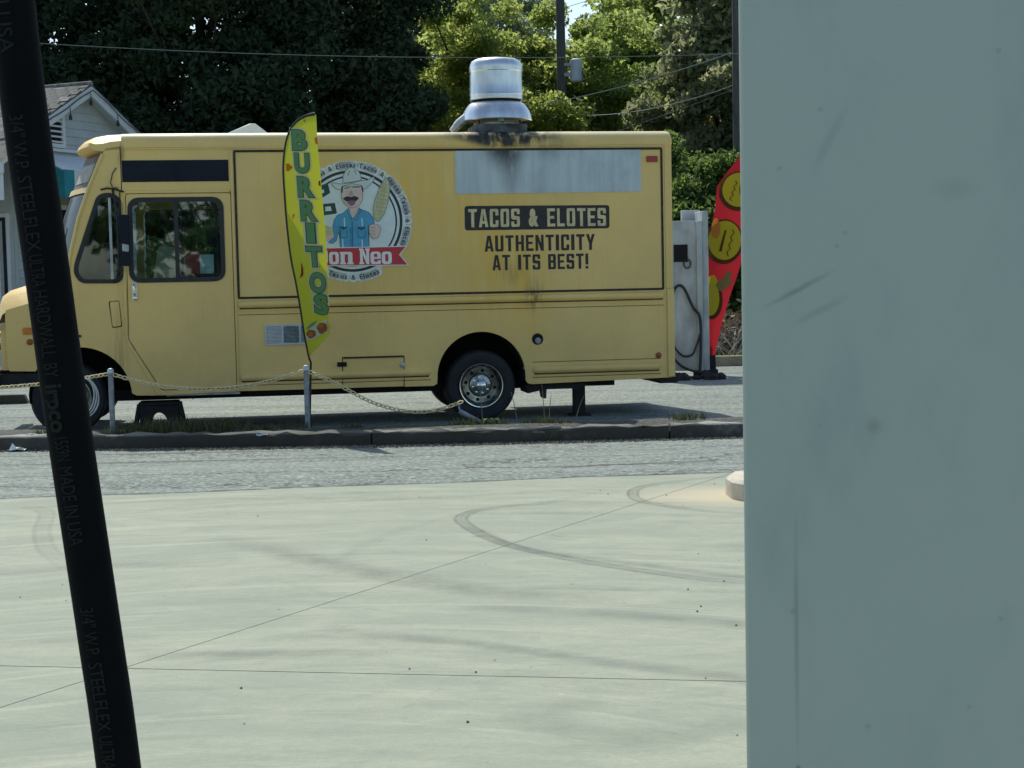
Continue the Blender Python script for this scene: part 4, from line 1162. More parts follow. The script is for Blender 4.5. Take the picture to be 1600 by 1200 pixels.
jack = empty('support_post', tp(1.066, .3, -.03), PHI); tag(jack, 'black square post propping up the rear of the yellow truck', 'support post')
MB().box(-.065, .065, -.065, .065, .02, .40).build('post', 'dark', jack, bevel=.006)
MB().box(-.12, .12, -.12, .12, 0, .02).build('base_plate', 'dark', jack)

# wheel stop far left
ws = MB().prism([roundpoly([(-.9, 0), (-.85, .13), (.85, .13), (.9, 0)], .02, 2)], -.09, .09).build('wheel_stop', 'kerb', bevel=.02); ws.location = (-7.75, 21.6, -.03); ws.rotation_euler = (0, 0, PHI)
tag(ws, 'grey concrete wheel stop on the lot under the truck bumper', 'wheel stop')

# posts in the strip
def post(x, y, z0, z1, label, tilt=(0, 0, 0)):
    t = empty('chain_post', (x, y, z0)); t.rotation_euler = tilt
    tag(t, label, 'post', 'galvanised posts along the kerb')
    h = z1 - z0
    MB().lathe([(.027, 0), (.027, h)], (0, 0, 0), 'z', 16).build('pipe', 'galv', t)
    MB().lathe([(.032, h - .03), (.032, h), (.022, h + .014), (.006, h + .018)], (0, 0, 0), 'z', 16).build('cap', 'alurim', t)
    MB().tube([(.028 * math.cos(2 * PI * k / 12), .028 * math.sin(2 * PI * k / 12), h - .05) for k in range(12)], .006, 6, closed=True).build('hook_ring', 'galv', t)
    return t
post(-4.0, 15.3, .10, .745, 'grey pipe post by the front wheel of the yellow truck')
post(-2.05, 15.3, .10, .735, 'grey pipe post standing right in front of the feather flag pole')
bp_ = empty('broken_post', (-.36, 15.32, .12)); tag(bp_, 'bent grey post fallen over in front of the rear wheel', 'post', 'galvanised posts along the kerb')
MB().tube([(.10, .02, -.01), (.0, 0, .04), (-.17, -.02, .14)], .026, 12).build('pipe', 'galv', bp_)
MB().tube([(-.15, -.02, .10), (-.165, -.03, .13), (-.175, -.02, .20)], .01, 6).build('hook_ring', 'galv', bp_)

# plastic chain: interlocking links along catenaries
def chain(name, pts, label, L_=.064):
    path = smooth_path([Vector(p) for p in pts], 40)
    d = [0]
    for a, b in zip(path, path[1:]): d.append(d[-1] + (b - a).length)
    tot = d[-1]; n = int(tot / (L_ * .72))
    mb = MB()
    def at(s):
        s = min(max(s, 0), tot)
        for i in range(len(d) - 1):
            if d[i + 1] >= s:
                return path[i].lerp(path[i + 1], (s - d[i]) / max(1e-9, d[i + 1] - d[i]))
        return path[-1]
    for k in range(n):
        s = (k + .5) / n * tot; c = at(s); t = (at(s + .02) - at(s - .02)).normalized()
        up = Vector((0, 0, 1)); side = t.cross(up).normalized(); up = side.cross(t)
        a = PI / 4 if k % 2 else -PI / 4
        q_ = side * math.cos(a) + up * math.sin(a)
        ring_ = []
        for j in range(10):
            th = 2 * PI * j / 10
            ring_.append(c + t * (L_ / 2) * math.cos(th) + q_ * (L_ * .30) * math.sin(th))
        mb.tube(ring_, .0062, 5, closed=True)
    o = mb.build(name, 'chain')
    return tag(o, label, 'chain', 'pale plastic chains between the posts')
def sag(a, b, s, n=9, skew=0):
    a, b = Vector(a), Vector(b); return [a.lerp(b, t) - Vector((0, 0, s * 4 * t * (1 - t))) for t in [i / (n - 1) for i in range(n)]]
chain('plastic_chain', sag((-7.6, 15.55, .8), (-4.03, 15.29, .705), .17), 'pale plastic chain reaching the front wheel from the left')
chain('plastic_chain', sag((-3.97, 15.29, .70), (-2.08, 15.29, .70), .165), 'pale plastic chain hanging below the cab door between two posts')
chain('plastic_chain', [(-2.02, 15.29, .69), (-1.75, 15.3, .56), (-1.45, 15.31, .39), (-1.2, 15.31, .30), (-.95, 15.31, .26), (-.72, 15.31, .285), (-.50, 15.3, .355)], 'pale plastic chain drooping to the bent post by the rear wheel')
# coil of white cable hung on the chain near the front wheel
mb = MB()
for k in range(3):
    c = Vector((-4.27 + .012 * k, 15.27 - .012 * k, .50 - .01 * k)); rx, rz_ = .105 + .012 * k, .175 + .008 * k
    mb.tube([c + Vector((rx * math.cos(t), .012 * math.sin(3 * t + k), rz_ * math.sin(t))) for t in [2 * PI * j / 36 for j in range(36)]], .0075, 6, closed=True)
tag(mb.build('cable_coil', 'cable'), 'coil of white cable hanging from the chain by the front wheel', 'cable')

# feather flag
def FM(x, y):
    """flag-plane metres from sketch units (158 per metre)"""
    return (-2.0 + (x - 484) / 158.0 + (573 - y) * .0002, .74 + (573 - y) / 159.1)
FLY0, FLY = 15.22, 16.5        # sketch plane, and where the flag stands
def flag_mast(z):
    t = min(1, max(0, (z - .74) / 2.5)); return -2.0 - .24 * math.sin(t * PI * .75)
def ripple(x, z):
    # the cloth trails from its mast towards the viewer, nearly edge-on to the sun
    return FLY - 1.1 * max(0, x - flag_mast(z)) + .022 * math.sin((x + 2.1) * 11 + z * 1.3) + .012 * math.sin(z * 5.5 + x * 6)
flag = empty('feather_flag', (-2.0, FLY, .7)); tag(flag, 'yellow feather flag with green BURRITOS lettering in front of the truck', 'flag')
def FP(x, z, d):
    """a point of the cloth (d metres proud of it), relative to the flag's foot"""
    y = ripple(x, z); k = y / FLY0
    return (x * k + 2.0, y - FLY - d, CAM_H + (z - CAM_H) * k - .7)
left_ = [(484, 560), (476, 520), (470, 480), (463, 440), (455, 400), (449, 350), (445, 300), (443, 262), (445, 234), (449, 214), (456, 198), (466, 187), (478, 180.5), (488, 178.3), (492, 178)]
right_ = [(486, 552), (512, 525), (513, 500), (512.5, 470), (511.5, 440), (510, 400), (506.5, 350), (502, 300), (499, 262), (496, 238), (494.5, 215), (493.5, 196), (493, 184), (492.5, 179)]
def rs_(pts, n=60):
    P_ = smooth_path([(a, b, 0) for a, b in pts], 8)
    return P_
lp, rp = rs_(left_), rs_(right_)
rows = []
for a, b in zip(lp, rp):
    row = []
    for k in range(9):
        p = a.lerp(b, k / 8); x, z = FM(p.x, p.y)
        row.append(FP(x, z, 0))
    rows.append(row)
M['flagyellow'] = cloth_mat('flag_yellow_cloth', (.62, .64, .055), .40)
M['flaglight'] = cloth_mat('flag_green_print', (.17, .36, .15), .3)
M['flagoutline'] = cloth_mat('flag_dark_print', (.03, .12, .05), .2)
M['flagwhite'] = cloth_mat('flag_white_print', (.66, .66, .50), .35)
M['flagorange'] = cloth_mat('flag_orange_print', (.62, .20, .02), .3)
M['flagred'] = cloth_mat('flag_red_print', (.30, .04, .01), .3)
M['flagbrown'] = cloth_mat('flag_brown_print', (.33, .14, .06), .3)
cl = MB().grid(rows).build('cloth', 'flagyellow', flag, angle=180)
pp = [FM(p.x - 1.2, p.y) for p in lp]
pth = [FP(x, z, 0) for x, z in pp]
x_, z_, _y = FP(*FM(485, 566), 0)[0], FP(*FM(485, 566), 0)[2], 0
pth = [(x_ - .035, 0, -.73), (x_, .0, z_)] + pth
MB().lathe([(.14, -.73), (.14, -.70), (.03, -.68), (.02, -.55)], (x_ - .035, 0, 0), "z", 16).build("base", 'dark', flag)
MB().tube(pth, [.012] * 2 + [.012 + .006 * min(1, max(0, (k_ / (len(pth) - 2) - .6) * 3)) for k_ in range(len(pth) - 2)], 8).build('pole', 'rubber', flag)
mbs = {k: MB() for k in ('o', 'd', 'g')}
for ch, cx, cy, wd, ht, ang in (('B', 467, 218, 23, 32, 6), ('U', 471, 254, 23, 31, 6), ('R', 477, 291, 25, 32, 7), ('R', 481.5, 328, 25, 32, 7), ('I', 485, 363, 13, 31, 7), ('T', 490.5, 400, 25, 32, 7), ('O', 496, 441, 26, 33, 7), ('S', 501.5, 475, 22, 32, 9)):
    for key, b, dy in (('o', .13, .012), ('d', .075, .017), ('g', .05, .022)):
        V, Fs = text_raw(ch, b); B, _ = text_raw(ch, .05)
        bx0 = min(v[0] for v in B); bx1 = max(v[0] for v in B); bz0 = min(v[1] for v in B); bz1 = max(v[1] for v in B)
        pts = []
        for v in V:
            lx = ((v[0] - bx0) / (bx1 - bx0) - .5) * wd; ly = -((v[1] - bz0) / (bz1 - bz0) - .5) * ht
            ca, sa = math.cos(R(ang)), math.sin(R(ang))
            px, py = cx + lx * ca + ly * sa * 0 + ly * math.tan(R(ang)) * .6, cy + ly + lx * sa * .4
            x, z = FM(px, py)
            pts.append(FP(x, z, dy))
        mbs[key].add(pts, Fs)
mbs['o'].build('lettering_border', 'flagwhite', cl, smooth=False); mbs['d'].build('lettering_outline', 'flagoutline', cl, smooth=False); mbs['g'].build('lettering', 'flaglight', cl, smooth=False)
def decal(pts, m, name, dy):
    mb = MB(); n = len(pts)
    tris = tessellate_polygon([[Vector((a, b, 0)) for a, b in pts]])
    V = []
    for a, b in pts:
        x, z = FM(a, b); V.append(FP(x, z, dy + .006))
    mb.add(V, [tuple(t) for t in tris]).build(name, m, cl, smooth=False)
def ell(cx, cy, rx, ry, n=12, wob=0): return [(cx + rx * math.cos(2 * PI * k / n) * (1 + wob * math.sin(k * 2.3)), cy + ry * math.sin(2 * PI * k / n) * (1 + wob * math.cos(k * 1.7))) for k in range(n)]
decal([(446.5, 254), (450, 254), (457, 260), (450, 266), (446.3, 265)], 'flagorange', 'pepper_print', .006)
decal([(490, 216), (494.5, 213), (495.8, 226), (492, 224)], 'flagorange', 'pepper_print', .006)
decal([(474, 186), (476, 189), (473, 190)], 'flagred', 'pepper_print', .006)
decal([(496.5, 283), (499.5, 281), (500.2, 290), (497, 289)], 'flagred', 'pepper_print', .006)
decal([(470, 408), (473, 418), (473, 428), (468, 434), (470, 424)], 'flagred', 'pepper_print', .006)
decal([(457, 332), (459.5, 334), (456, 342)], 'flagorange', 'pepper_print', .006)
decal([(477, 523), (484, 512), (498, 503), (511, 499), (511.5, 520), (502, 522), (490, 530), (479, 530)], 'flagwhite', 'food_print', .005)
decal(ell(486, 521, 7.5, 7, 12, .1), 'flagbrown', 'food_print', .007)
decal(ell(485, 522, 4, 4, 10, .1), 'flagorange', 'food_print', .009)
decal(ell(503, 512, 8, 9, 12, .12), 'flagbrown', 'food_print', .007)
decal(ell(501, 509, 4, 4, 10, .2), 'flagorange', 'food_print', .009)
decal([(478, 512), (486, 504), (495, 500), (490, 507), (480, 514)], 'flaglight', 'food_print', .0065)

# ================================================================== yard behind the truck, right side
cab = empty('metal_cabinet', (2.93, 24.15, -.03), R(6)); tag(cab, 'tall weathered white metal cabinet behind the truck with black hose', 'cabinet')
M['cabwhite'] = noisy('weathered_white', (.40, .44, .43), .28, 3, .6, bump=.1, stretch=(1, 1, .5))
MB().box(-.9, .09, 0, .55, .12, 2.47).build('body', 'cabwhite', cab, bevel=.01)
MB().box(.0, .085, -.05, 0, .12, 2.46).build('door_edge', 'cabwhite', cab, bevel=.006)
MB().box(-.1, .2, .56, .66, .10, 2.66).build('back_frame', 'cabwhite', cab, bevel=.008)
MB().box(.10, .20, .02, .56, .12, 2.62).build('side_channel', 'cabwhite', cab, bevel=.008)
MB().box(-.36, -.14, -.012, 0, 1.83, 2.10).build('outlet_opening', 'hole', cab)
MB().tube([(-.15 + .055 * math.cos(2 * PI * k / 16), -.02, 1.80 + .07 * math.sin(2 * PI * k / 16)) for k in range(16)], .01, 6, closed=True).build('ring_pull', 'rubber', cab)
MB().tube(smooth_path([(-.42, -.05, 1.30), (-.33, -.06, 1.45), (-.22, -.06, 1.42), (-.08, -.07, 1.12), (.03, -.07, .95), (.04, -.07, .5), (.02, -.07, .12)], 8), .022, 8).build('hose', 'rubber', cab)
MB().tube(smooth_path([(-.45, -.05, .75), (-.38, -.06, .50), (-.24, -.06, .36), (-.10, -.07, .38), (-.02, -.07, .55), (.03, -.07, .7)], 8), .016, 8).build('hose', 'rubber', cab)
MB().tube(smooth_path([(-.45, -.06, .40), (-.3, -.08, .22), (-.1, -.1, .12), (.15, -.1, .08)], 8), .02, 8).build('hose', 'rubber', cab)
for xx in (-.8, .1): MB().box(xx - .06, xx + .06, .05, .5, 0, .12).build('foot', 'dark', cab)
jn = MB()
for k in range(26):
    a, b = random.uniform(-.5, .3), random.uniform(-.35, 0); r_ = random.uniform(.04, .10)
    jn.lathe([(r_, 0), (r_ * .9, r_ * .7), (r_ * .4, r_ * 1.1), (.005, r_ * 1.2)], (2.95 + a, 24.0 + b, -.03), 'z', 7)
jk = jn.build('black_rags', 'dark'); tag(jk, 'heap of black rags at the foot of the white cabinet', 'rags')

ban = empty('feather_banner', (3.225, 24.8, -.03)); ban.scale = (1.033, 1, 1.033); tag(ban, 'red feather banner with yellow cartoon tacos beside the white cabinet', 'banner')
# banner plane at Y=24, 100 units per metre; sketch units like the photograph grid
def BM(x, y): return ((x - 1113) / 100.0 + (588 - y) * .00021, (588 - y) / 100.6)
M['banred'] = cloth_mat('banner_red_cloth', (.50, .025, .035), .30)
M['banyel'] = cloth_mat('banner_yellow_print', (.62, .48, .03), .25)
M['bandark'] = cloth_mat('banner_brown_print', (.10, .04, .015), .2)
M['banor'] = cloth_mat('banner_orange_print', (.62, .22, .04), .25)
M['banol'] = cloth_mat('banner_olive_print', (.22, .21, .07), .25)
bl = [(1107, 556), (1103, 520), (1102, 480), (1103, 440), (1106, 400), (1111, 360), (1116, 330), (1118, 310), (1119, 293), (1137, 268), (1155, 246), (1182, 212)]
br = [(1119, 556), (1124, 530), (1131, 500), (1139, 470), (1146, 450), (1153, 430), (1162, 400), (1172, 365), (1178, 340), (1182, 310), (1186, 270), (1186, 223)]
rows = []
def lin_(pts):
    P_ = [Vector((a, b, 0)) for a, b in pts]
    return [P_[i].lerp(P_[i + 1], k / 6) for i in range(len(P_) - 1) for k in range(6)] + [P_[-1]]
for a, b in zip(lin_(bl), lin_(br)):
    row = []
    for k in range(9):
        p = a.lerp(b, k / 8); x, z = BM(p.x, p.y); row.append((x, .06 * math.sin(k / 8 * PI) * -1 + .02 * math.sin(z * 4), z))
    rows.append(row)
bcl = MB().grid(rows).build('cloth', 'banred', ban, angle=180)
def bdecal(pts, m, name, dy):
    V = []
    for a, b in pts:
        x, z = BM(a, b); V.append((x, -.085 - dy, z))
    tris = tessellate_polygon([[Vector((a, b, 0)) for a, b in pts]])
    MB().add(V, [tuple(t) for t in tris]).build(name, m, bcl, smooth=False)
def zig(x, y0, y1, w_=3, t=1.4, slant=0):
    n = 7; A = []; B_ = []
    for k in range(n + 1):
        yy = y0 + (y1 - y0) * k / n; xx = x + (w_ if k % 2 else -w_) + slant * (k / n - .5)
        A.append((xx, yy)); B_.append((xx + t, yy))
    return A + B_[::-1]
for (cx, cy, rx, ry, sl) in ((1153, 299, 27, 27, -8), (1131, 377, 26, 31, -10)):
    bdecal(ell(cx - 1, cy + 2, rx + 4, ry + 4, 26), 'bandark', 'taco_print', 0)
    bdecal(ell(cx, cy, rx - .5, ry - .5, 26), 'banyel', 'taco_print', .01)
bdecal(zig(1143, 285, 316, 2, 1.4, -10), 'bandark', 'taco_print', .02); bdecal(ell(1156, 299, 3, 10), 'bandark', 'taco_print', .02)
bdecal(zig(1139, 360, 402, 2, 1.4, -10), 'bandark', 'taco_print', .02)
bdecal([(1131, 361), (1133.5, 361), (1126, 394), (1122, 394)], 'bandark', 'taco_print', .02)
bdecal(ell(1117, 358, 7, 16), 'banor', 'taco_print', .02)
bdecal(ell(1112, 470, 17, 30, 20), 'bandark', 'burrito_print', 0); bdecal(ell(1110, 468, 13.5, 26, 20), 'banyel', 'burrito_print', .01); bdecal(ell(1112, 440, 8, 9, 14, .1), 'banyel', 'burrito_print', .012)
bdecal([(1117, 438), (1124, 440), (1138, 424), (1143, 430), (1137, 440), (1142, 438), (1144, 443), (1128, 456), (1118, 455)], 'banol', 'pepper_print', .005)
MB().tube([(x - .02, .0, z) for x, z in [BM(p[0], p[1]) for p in [(1112, 588), (1112, 556), (1113, 540)]]], .02, 8).build('pole', 'rubber', ban)
MB().box(-.07, .10, -.1, .12, 0, .10).build('base', 'dark', ban, bevel=.02)
MB().prism([[BM(1107, 588), BM(1121, 588), BM(1119, 556), BM(1107, 556)]], -.02, .02).build('sleeve', 'dark', ban)

# timber edging, brush pile and bank
tl_ = MB().box(-1.0, 4.2, -.1, .1, 0, .20).build('timber_edging', 'wood', bevel=.012); tl_.location = (4.3, 27.4, -.05); tl_.rotation_euler = (0, 0, R(1.5))
tag(tl_, 'long weathered timber edging the lot by the red banner', 'timber')

# ------------------------------------------------ leaf clouds
def leaf_mesh(name, centers, scale, tint, elong=1.7, up=.0):
    n = len(centers)
    a = rng.normal(size=(n, 3)); a[:, 2] += up; a /= np.linalg.norm(a, axis=1)[:, None]
    b = np.cross(a, rng.normal(size=(n, 3))); b /= np.linalg.norm(b, axis=1)[:, None]
    s = scale[:, None]
    nrm = np.cross(a, b) * s * .18
    V = np.empty((n, 4, 3))
    V[:, 0] = centers - a * s * elong * .5
    V[:, 1] = centers + b * s * .42 + nrm
    V[:, 2] = centers + a * s * elong * .5
    V[:, 3] = centers - b * s * .42 + nrm
    me = bpy.data.meshes.new(name)
    me.vertices.add(n * 4); me.vertices.foreach_set('co', V.reshape(-1).astype(np.float32))
    me.loops.add(n * 4); me.loops.foreach_set('vertex_index', np.arange(n * 4, dtype=np.int32))
    me.polygons.add(n); me.polygons.foreach_set('loop_start', np.arange(0, n * 4, 4, dtype=np.int32))
    me.update(calc_edges=True)
    at = me.attributes.new('tint', 'FLOAT', 'FACE'); at.data.foreach_set('value', tint.astype(np.float32))
    return me
def tree(name, label, x, y, h, rx, rz, zc, m, seed, n_clump=150, per=240, leaf=.16, group=None, clump_r=.7, trunk_r=.22, ry=None, up=0., cat='tree', droop=0.):
    rg = np.random.default_rng(seed)
    root = empty(name, (x, y, -.1)); tag(root, label, cat, group)
    ry = ry or rx
    d = rg.normal(size=(n_clump, 3)); d /= np.linalg.norm(d, axis=1)[:, None]
    rad = rg.uniform(.25, 1, size=n_clump) ** .45
    lob = 1 + .22 * np.sin(d[:, 0] * 3.1 + seed) * np.cos(d[:, 2] * 4.3 + seed * 2) + rg.uniform(-.12, .12, n_clump)
    C = d * (rad * lob)[:, None] * np.array([rx, ry, rz]) + np.array([0, 0, zc])
    C[:, 2] = np.maximum(C[:, 2], .35)
    cr = clump_r * rg.uniform(.6, 1.25, n_clump)
    k = rg.integers(0, n_clump, n_clump * per)
    off = rg.normal(size=(len(k), 3)); off /= np.linalg.norm(off, axis=1)[:, None]
    off *= (rg.uniform(0, 1, len(k)) ** .5)[:, None] * cr[k][:, None]
    off[:, 2] *= .75
    pos = C[k] + off
    ctint = rg.uniform(0, 1, n_clump)
    tint = np.clip(ctint[k] * .6 + rg.uniform(0, .5, len(k)), 0, 1)
    me = leaf_mesh('crown', pos, leaf * rg.uniform(.6, 1.3, len(k)), tint, up=up)
    me.materials.append(M[m] if isinstance(m, str) else m)
    o = bpy.data.objects.new('crown', me); COL.objects.link(o); o.parent = root
    ht = zc + rz * .55
    tk = MB().tube([(0, 0, 0), (.05, .03, ht * .3), (-.06, .05, ht * .65), (.05, 0, ht)], [trunk_r * 1.25, trunk_r, trunk_r * .7, trunk_r * .25], 9).build('trunk', 'bark', root)
    lm = MB()
    idx = rg.choice(n_clump, min(26, n_clump), replace=False)
    for i in idx:
        c = Vector(C[i]); z0 = max(.8, c.z * .62 - .3); s = Vector((0, 0, min(z0, ht * .9)))
        mid = s.lerp(c, .5) + Vector((0, 0, .25))
        lm.tube([s, mid, c], [trunk_r * .38, trunk_r * .22, trunk_r * .07], 5)
    lm.build('limbs', 'bark', root)
    return root
M['leaf_dark'] = leaf_mat('cedar_leaf', (.028, .058, .032), (.064, .10, .052), .32, rough=.75, spec=.14)
M['leaf_dark2'] = leaf_mat('oak_dark_leaf', (.025, .050, .020), (.065, .10, .038), .32, spec=.2)
M['leaf_bright'] = leaf_mat('maple_leaf', (.09, .135, .03), (.18, .225, .06), .68, ta=(.30, .40, .085), tb=(.58, .66, .18))
M['leaf_mid'] = leaf_mat('sweetgum_leaf', (.08, .125, .028), (.17, .22, .06), .66, ta=(.27, .38, .09), tb=(.50, .60, .17))
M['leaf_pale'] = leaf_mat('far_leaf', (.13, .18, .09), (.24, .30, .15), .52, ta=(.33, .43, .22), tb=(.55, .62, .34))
M['leaf_olive'] = leaf_mat('magnolia_leaf', (.08, .12, .05), (.26, .28, .16), .55, rough=.3, ta=(.22, .30, .10), tb=(.54, .56, .30))
M['leaf_bush'] = leaf_mat('thicket_leaf', (.035, .075, .018), (.10, .16, .035), .5, ta=(.10, .19, .04), tb=(.30, .42, .10))

G1 = 'dark evergreens behind the truck'
tree('evergreen_tree', 'dark evergreen tree rising straight behind the white house gable', -11.6, 42, 13, 3.5, 5.8, 6.6, 'leaf_dark', 1, 300, 380, .118, G1, .80)
tree('evergreen_tree', 'dark evergreen tree behind the truck cab, right of the house', -7.9, 40.5, 14, 3.3, 6.1, 6.6, 'leaf_dark', 2, 300, 380, .118, G1, .80)
tree('evergreen_tree', 'dark evergreen tree above the middle of the truck roof, behind the feather flag', -4.9, 42, 13, 3.1, 5.8, 6.3, 'leaf_dark', 3, 270, 380, .118, G1, .76)
tree('evergreen_tree', 'dark evergreen tree at far left behind the black hose', -15.6, 43, 13, 3.6, 5.6, 6.6, 'leaf_dark', 4, 180, 260, .14, G1, .8)
tree('oak_tree', 'ragged dark tree with sky gaps left of the bright yellow-green tree', -4.0, 45, 12, 1.7, 5.8, 6.6, 'leaf_dark2', 5, 90, 280, .11, None, .62)
tree('maple_tree', 'bright yellow-green tree directly behind the roof exhaust fan', -.7, 46, 10, 3.0, 5.2, 4.3, 'leaf_bright', 6, 290, 420, .10, None, .62)
tree('maple_tree', 'bright green tree just right of the utility pole with the grey transformer', 3.3, 48, 10, 3.0, 4.9, 4.6, 'leaf_mid', 7, 230, 400, .105, None, .62)
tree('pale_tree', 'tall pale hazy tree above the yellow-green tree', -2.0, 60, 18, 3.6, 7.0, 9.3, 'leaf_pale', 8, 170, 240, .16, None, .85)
tree('sweetgum_tree', 'mid green tree filling the gap low behind the utility pole', 1.1, 52, 10, 2.4, 4.4, 4.4, 'leaf_mid', 31, 150, 260, .125, None, .66)
tree('sweetgum_tree', 'tall mid green tree behind the olive magnolia', 8.6, 52, 14, 2.6, 6.0, 6.6, 'leaf_mid', 32, 170, 260, .135, None, .72)
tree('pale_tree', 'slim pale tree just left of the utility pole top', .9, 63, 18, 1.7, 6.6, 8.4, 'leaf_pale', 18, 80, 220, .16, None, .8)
tree('pale_tree', 'tall grey-green tree on the right side of the sky gap', 5.6, 58, 16, 3.2, 6.6, 7.6, 'leaf_mid', 9, 190, 260, .15, None, .85)
tree('magnolia_tree', 'olive magnolia with pale glinting leaves beside the column top', 6.2, 43, 10, 2.2, 4.6, 6.3, 'leaf_olive', 10, 190, 270, .14, None, .66)
tree('thicket_bush', 'dark green bush between the truck rear and the second utility pole', 4.6, 38, 6, 1.9, 2.7, 2.3, 'leaf_bush', 11, 170, 330, .10, None, .6, .1, cat='bush')
tree('thicket_bush', 'dark leafy bush behind the large pale column', 7.4, 40, 6, 2.4, 3.0, 2.7, 'leaf_bush', 12, 130, 220, .14, None, .65, .1, cat='bush')
tree('thicket_bush', 'low green bush hidden behind the truck body', .8, 42, 5, 3.0, 2.0, 1.7, 'leaf_bush', 13, 110, 180, .14, None, .65, .1, cat='bush')
tree('thicket_bush', 'low dark bush behind the truck windows', -6.0, 36, 4, 3.4, 1.8, 1.5, 'leaf_bush', 14, 130, 180, .14, None, .65, .1, cat='bush')
tree('oak_tree', 'round green tree far right, past the second utility pole', 11.5, 46, 11, 3.2, 5.0, 5.4, 'leaf_mid', 41, 140, 200, .15, None, .8)
tree('oak_tree', 'dark leafy tree at the far right edge of the lot', 17.5, 50, 12, 3.6, 5.4, 5.8, 'leaf_dark2', 42, 130, 190, .17, None, .85)
tree('maple_tree', 'leafy green tree filling the space between roof fan and utility pole', .6, 48, 10, 2.0, 5.0, 4.7, 'leaf_bright', 51, 170, 330, .105, None, .62)
# unseen trees added behind the viewer to give the cab windows reflections
tree('reflection_tree', 'broad dark tree added unseen behind the viewer for the cab window reflections', 3.0, -27, 9, 4.5, 4.0, 5.0, 'leaf_dark2', 21, 70, 60, .30, None, 1.0)
tree('reflection_tree', 'tall dark tree added unseen behind the viewer, right of the broad one', 11.5, -30, 10, 4.5, 4.6, 5.6, 'leaf_dark2', 22, 70, 60, .30, None, 1.0)
tree('reflection_tree', 'dark tree added unseen behind the viewer, left of the broad one', -6.0, -30, 9, 4.5, 4.2, 5.2, 'leaf_dark2', 23, 70, 60, .30, None, 1.0)
# far wood closing the view low down
rgw = np.random.default_rng(5)
nC = 90000
cx = rgw.uniform(-70, 70, nC); cy = rgw.uniform(66, 74, nC); cz = rgw.uniform(0, 1, nC) ** .9 * (4.6 + 1.2 * np.sin(cx * .35) + .7 * np.sin(cx * .9))
me = leaf_mesh('distant_wood', np.stack([cx, cy, cz], 1), rgw.uniform(.3, .6, nC), rgw.uniform(0, 1, nC))
me.materials.append(M['leaf_mid']); o = bpy.data.objects.new('distant_wood', me); COL.objects.link(o); tag(o, kind='stuff')

# brush pile and bank grass
bb = MB()
for k in range(150):
    a = Vector((4.6 + random.uniform(-1.0, 1.2), 29.6 + random.uniform(-.6, .8), .0)); dx = random.uniform(-.9, .9)
    bb.tube([a, a + Vector((dx * .5, random.uniform(-.2, .2), random.uniform(.2, .6))), a + Vector((dx, random.uniform(-.3, .3), random.uniform(.2, .75)))], [.016, .012, .005], 4)
tag(bb.build('brush_pile', noisy('dead_branches', (.42, .38, .31), .4, 6, .9)), 'pile of dead grey branches behind the red banner', 'brush pile', kind=None)
M['drybrush'] = leaf_mat('dry_brush_leaf', (.11, .09, .055), (.26, .22, .14), .25)
nB = 9000
me = leaf_mesh('dry_brush', np.stack([rng.uniform(3.2, 7.5, nB), rng.uniform(29.4, 31.2, nB), np.abs(rng.normal(0, .42, nB)) - .1], 1), rng.uniform(.04, .11, nB), rng.uniform(0, 1, nB))
me.materials.append(M['drybrush']); o = bpy.data.objects.new('dry_brush', me); COL.objects.link(o); tag(o, kind='stuff')
def tuft(name, spots, m, hgt, n, spread, kind='stuff', wid=.006):
    V = []; Fs = []; T = []
    for (x, y, z, s) in spots:
        for k in range(int(n * s)):
            a = random.uniform(0, 2 * PI); r_ = spread * random.random() ** .6 * s; px, py = x + r_ * math.cos(a) * 1.6, y + r_ * math.sin(a) * .7
            h = hgt * random.uniform(.4, 1.1) * s; ln = random.uniform(-.6, .6) * h; lm_ = random.uniform(-.4, .4) * h; w_ = wid * random.uniform(.7, 1.4); b = random.uniform(0, PI)
            i = len(V)
            V += [(px - w_ * math.cos(b), py - w_ * math.sin(b), z), (px + w_ * math.cos(b), py + w_ * math.sin(b), z), (px + ln * .4 + w_ * .7 * math.cos(b), py + lm_ * .4, z + h * .6), (px + ln * .4 - w_ * .7 * math.cos(b), py + lm_ * .4, z + h * .6), (px + ln, py + lm_, z + h)]
            Fs += [(i, i + 1, i + 2, i + 3), (i + 3, i + 2, i + 4)]; T += [random.random()] * 2
    mb = MB(); mb.v = V; mb.f = Fs
    o = mb.build(name, m, smooth=False, recalc=False)
    at = o.data.attributes.new('tint', 'FLOAT', 'FACE'); at.data.foreach_set('value', T)
    return tag(o, kind=kind)
M['grass'] = leaf_mat('kerb_grass', (.035, .06, .015), (.13, .13, .05), .3)
M['bankgrass'] = leaf_mat('bank_grass', (.07, .12, .02), (.22, .26, .06), .4)
sp = [(-3.75, 15.15, .12, .8), (-3.5, 15.2, .12, 1.0), (-3.3, 15.1, .12, .7), (-3.05, 15.15, .12, .9), (-2.8, 15.15, .12, .8), (-2.45, 15.12, .12, .5), (-2.2, 15.2, .12, .5), (-1.6, 15.2, .12, .35), (-.45, 15.2, .12, .6), (-.2, 15.2, .12, .5), (.25, 15.3, .12, .5), (.45, 15.25, .12, .4), (1.75, 15.35, .12, .6), (-4.6, 15.2, .12, .5), (-5.6, 15.4, .12, .8), (.35, 14.72, .03, .5), (.2, 14.7, .03, .35)]
tuft('grass', sp, 'grass', .17, 150, .22)
tuft('grass', [(random.uniform(3.0, 8), random.uniform(27.6, 33), -.08, random.uniform(.8, 1.6)) for _ in range(150)], 'bankgrass', .16, 40, .3, wid=.014)
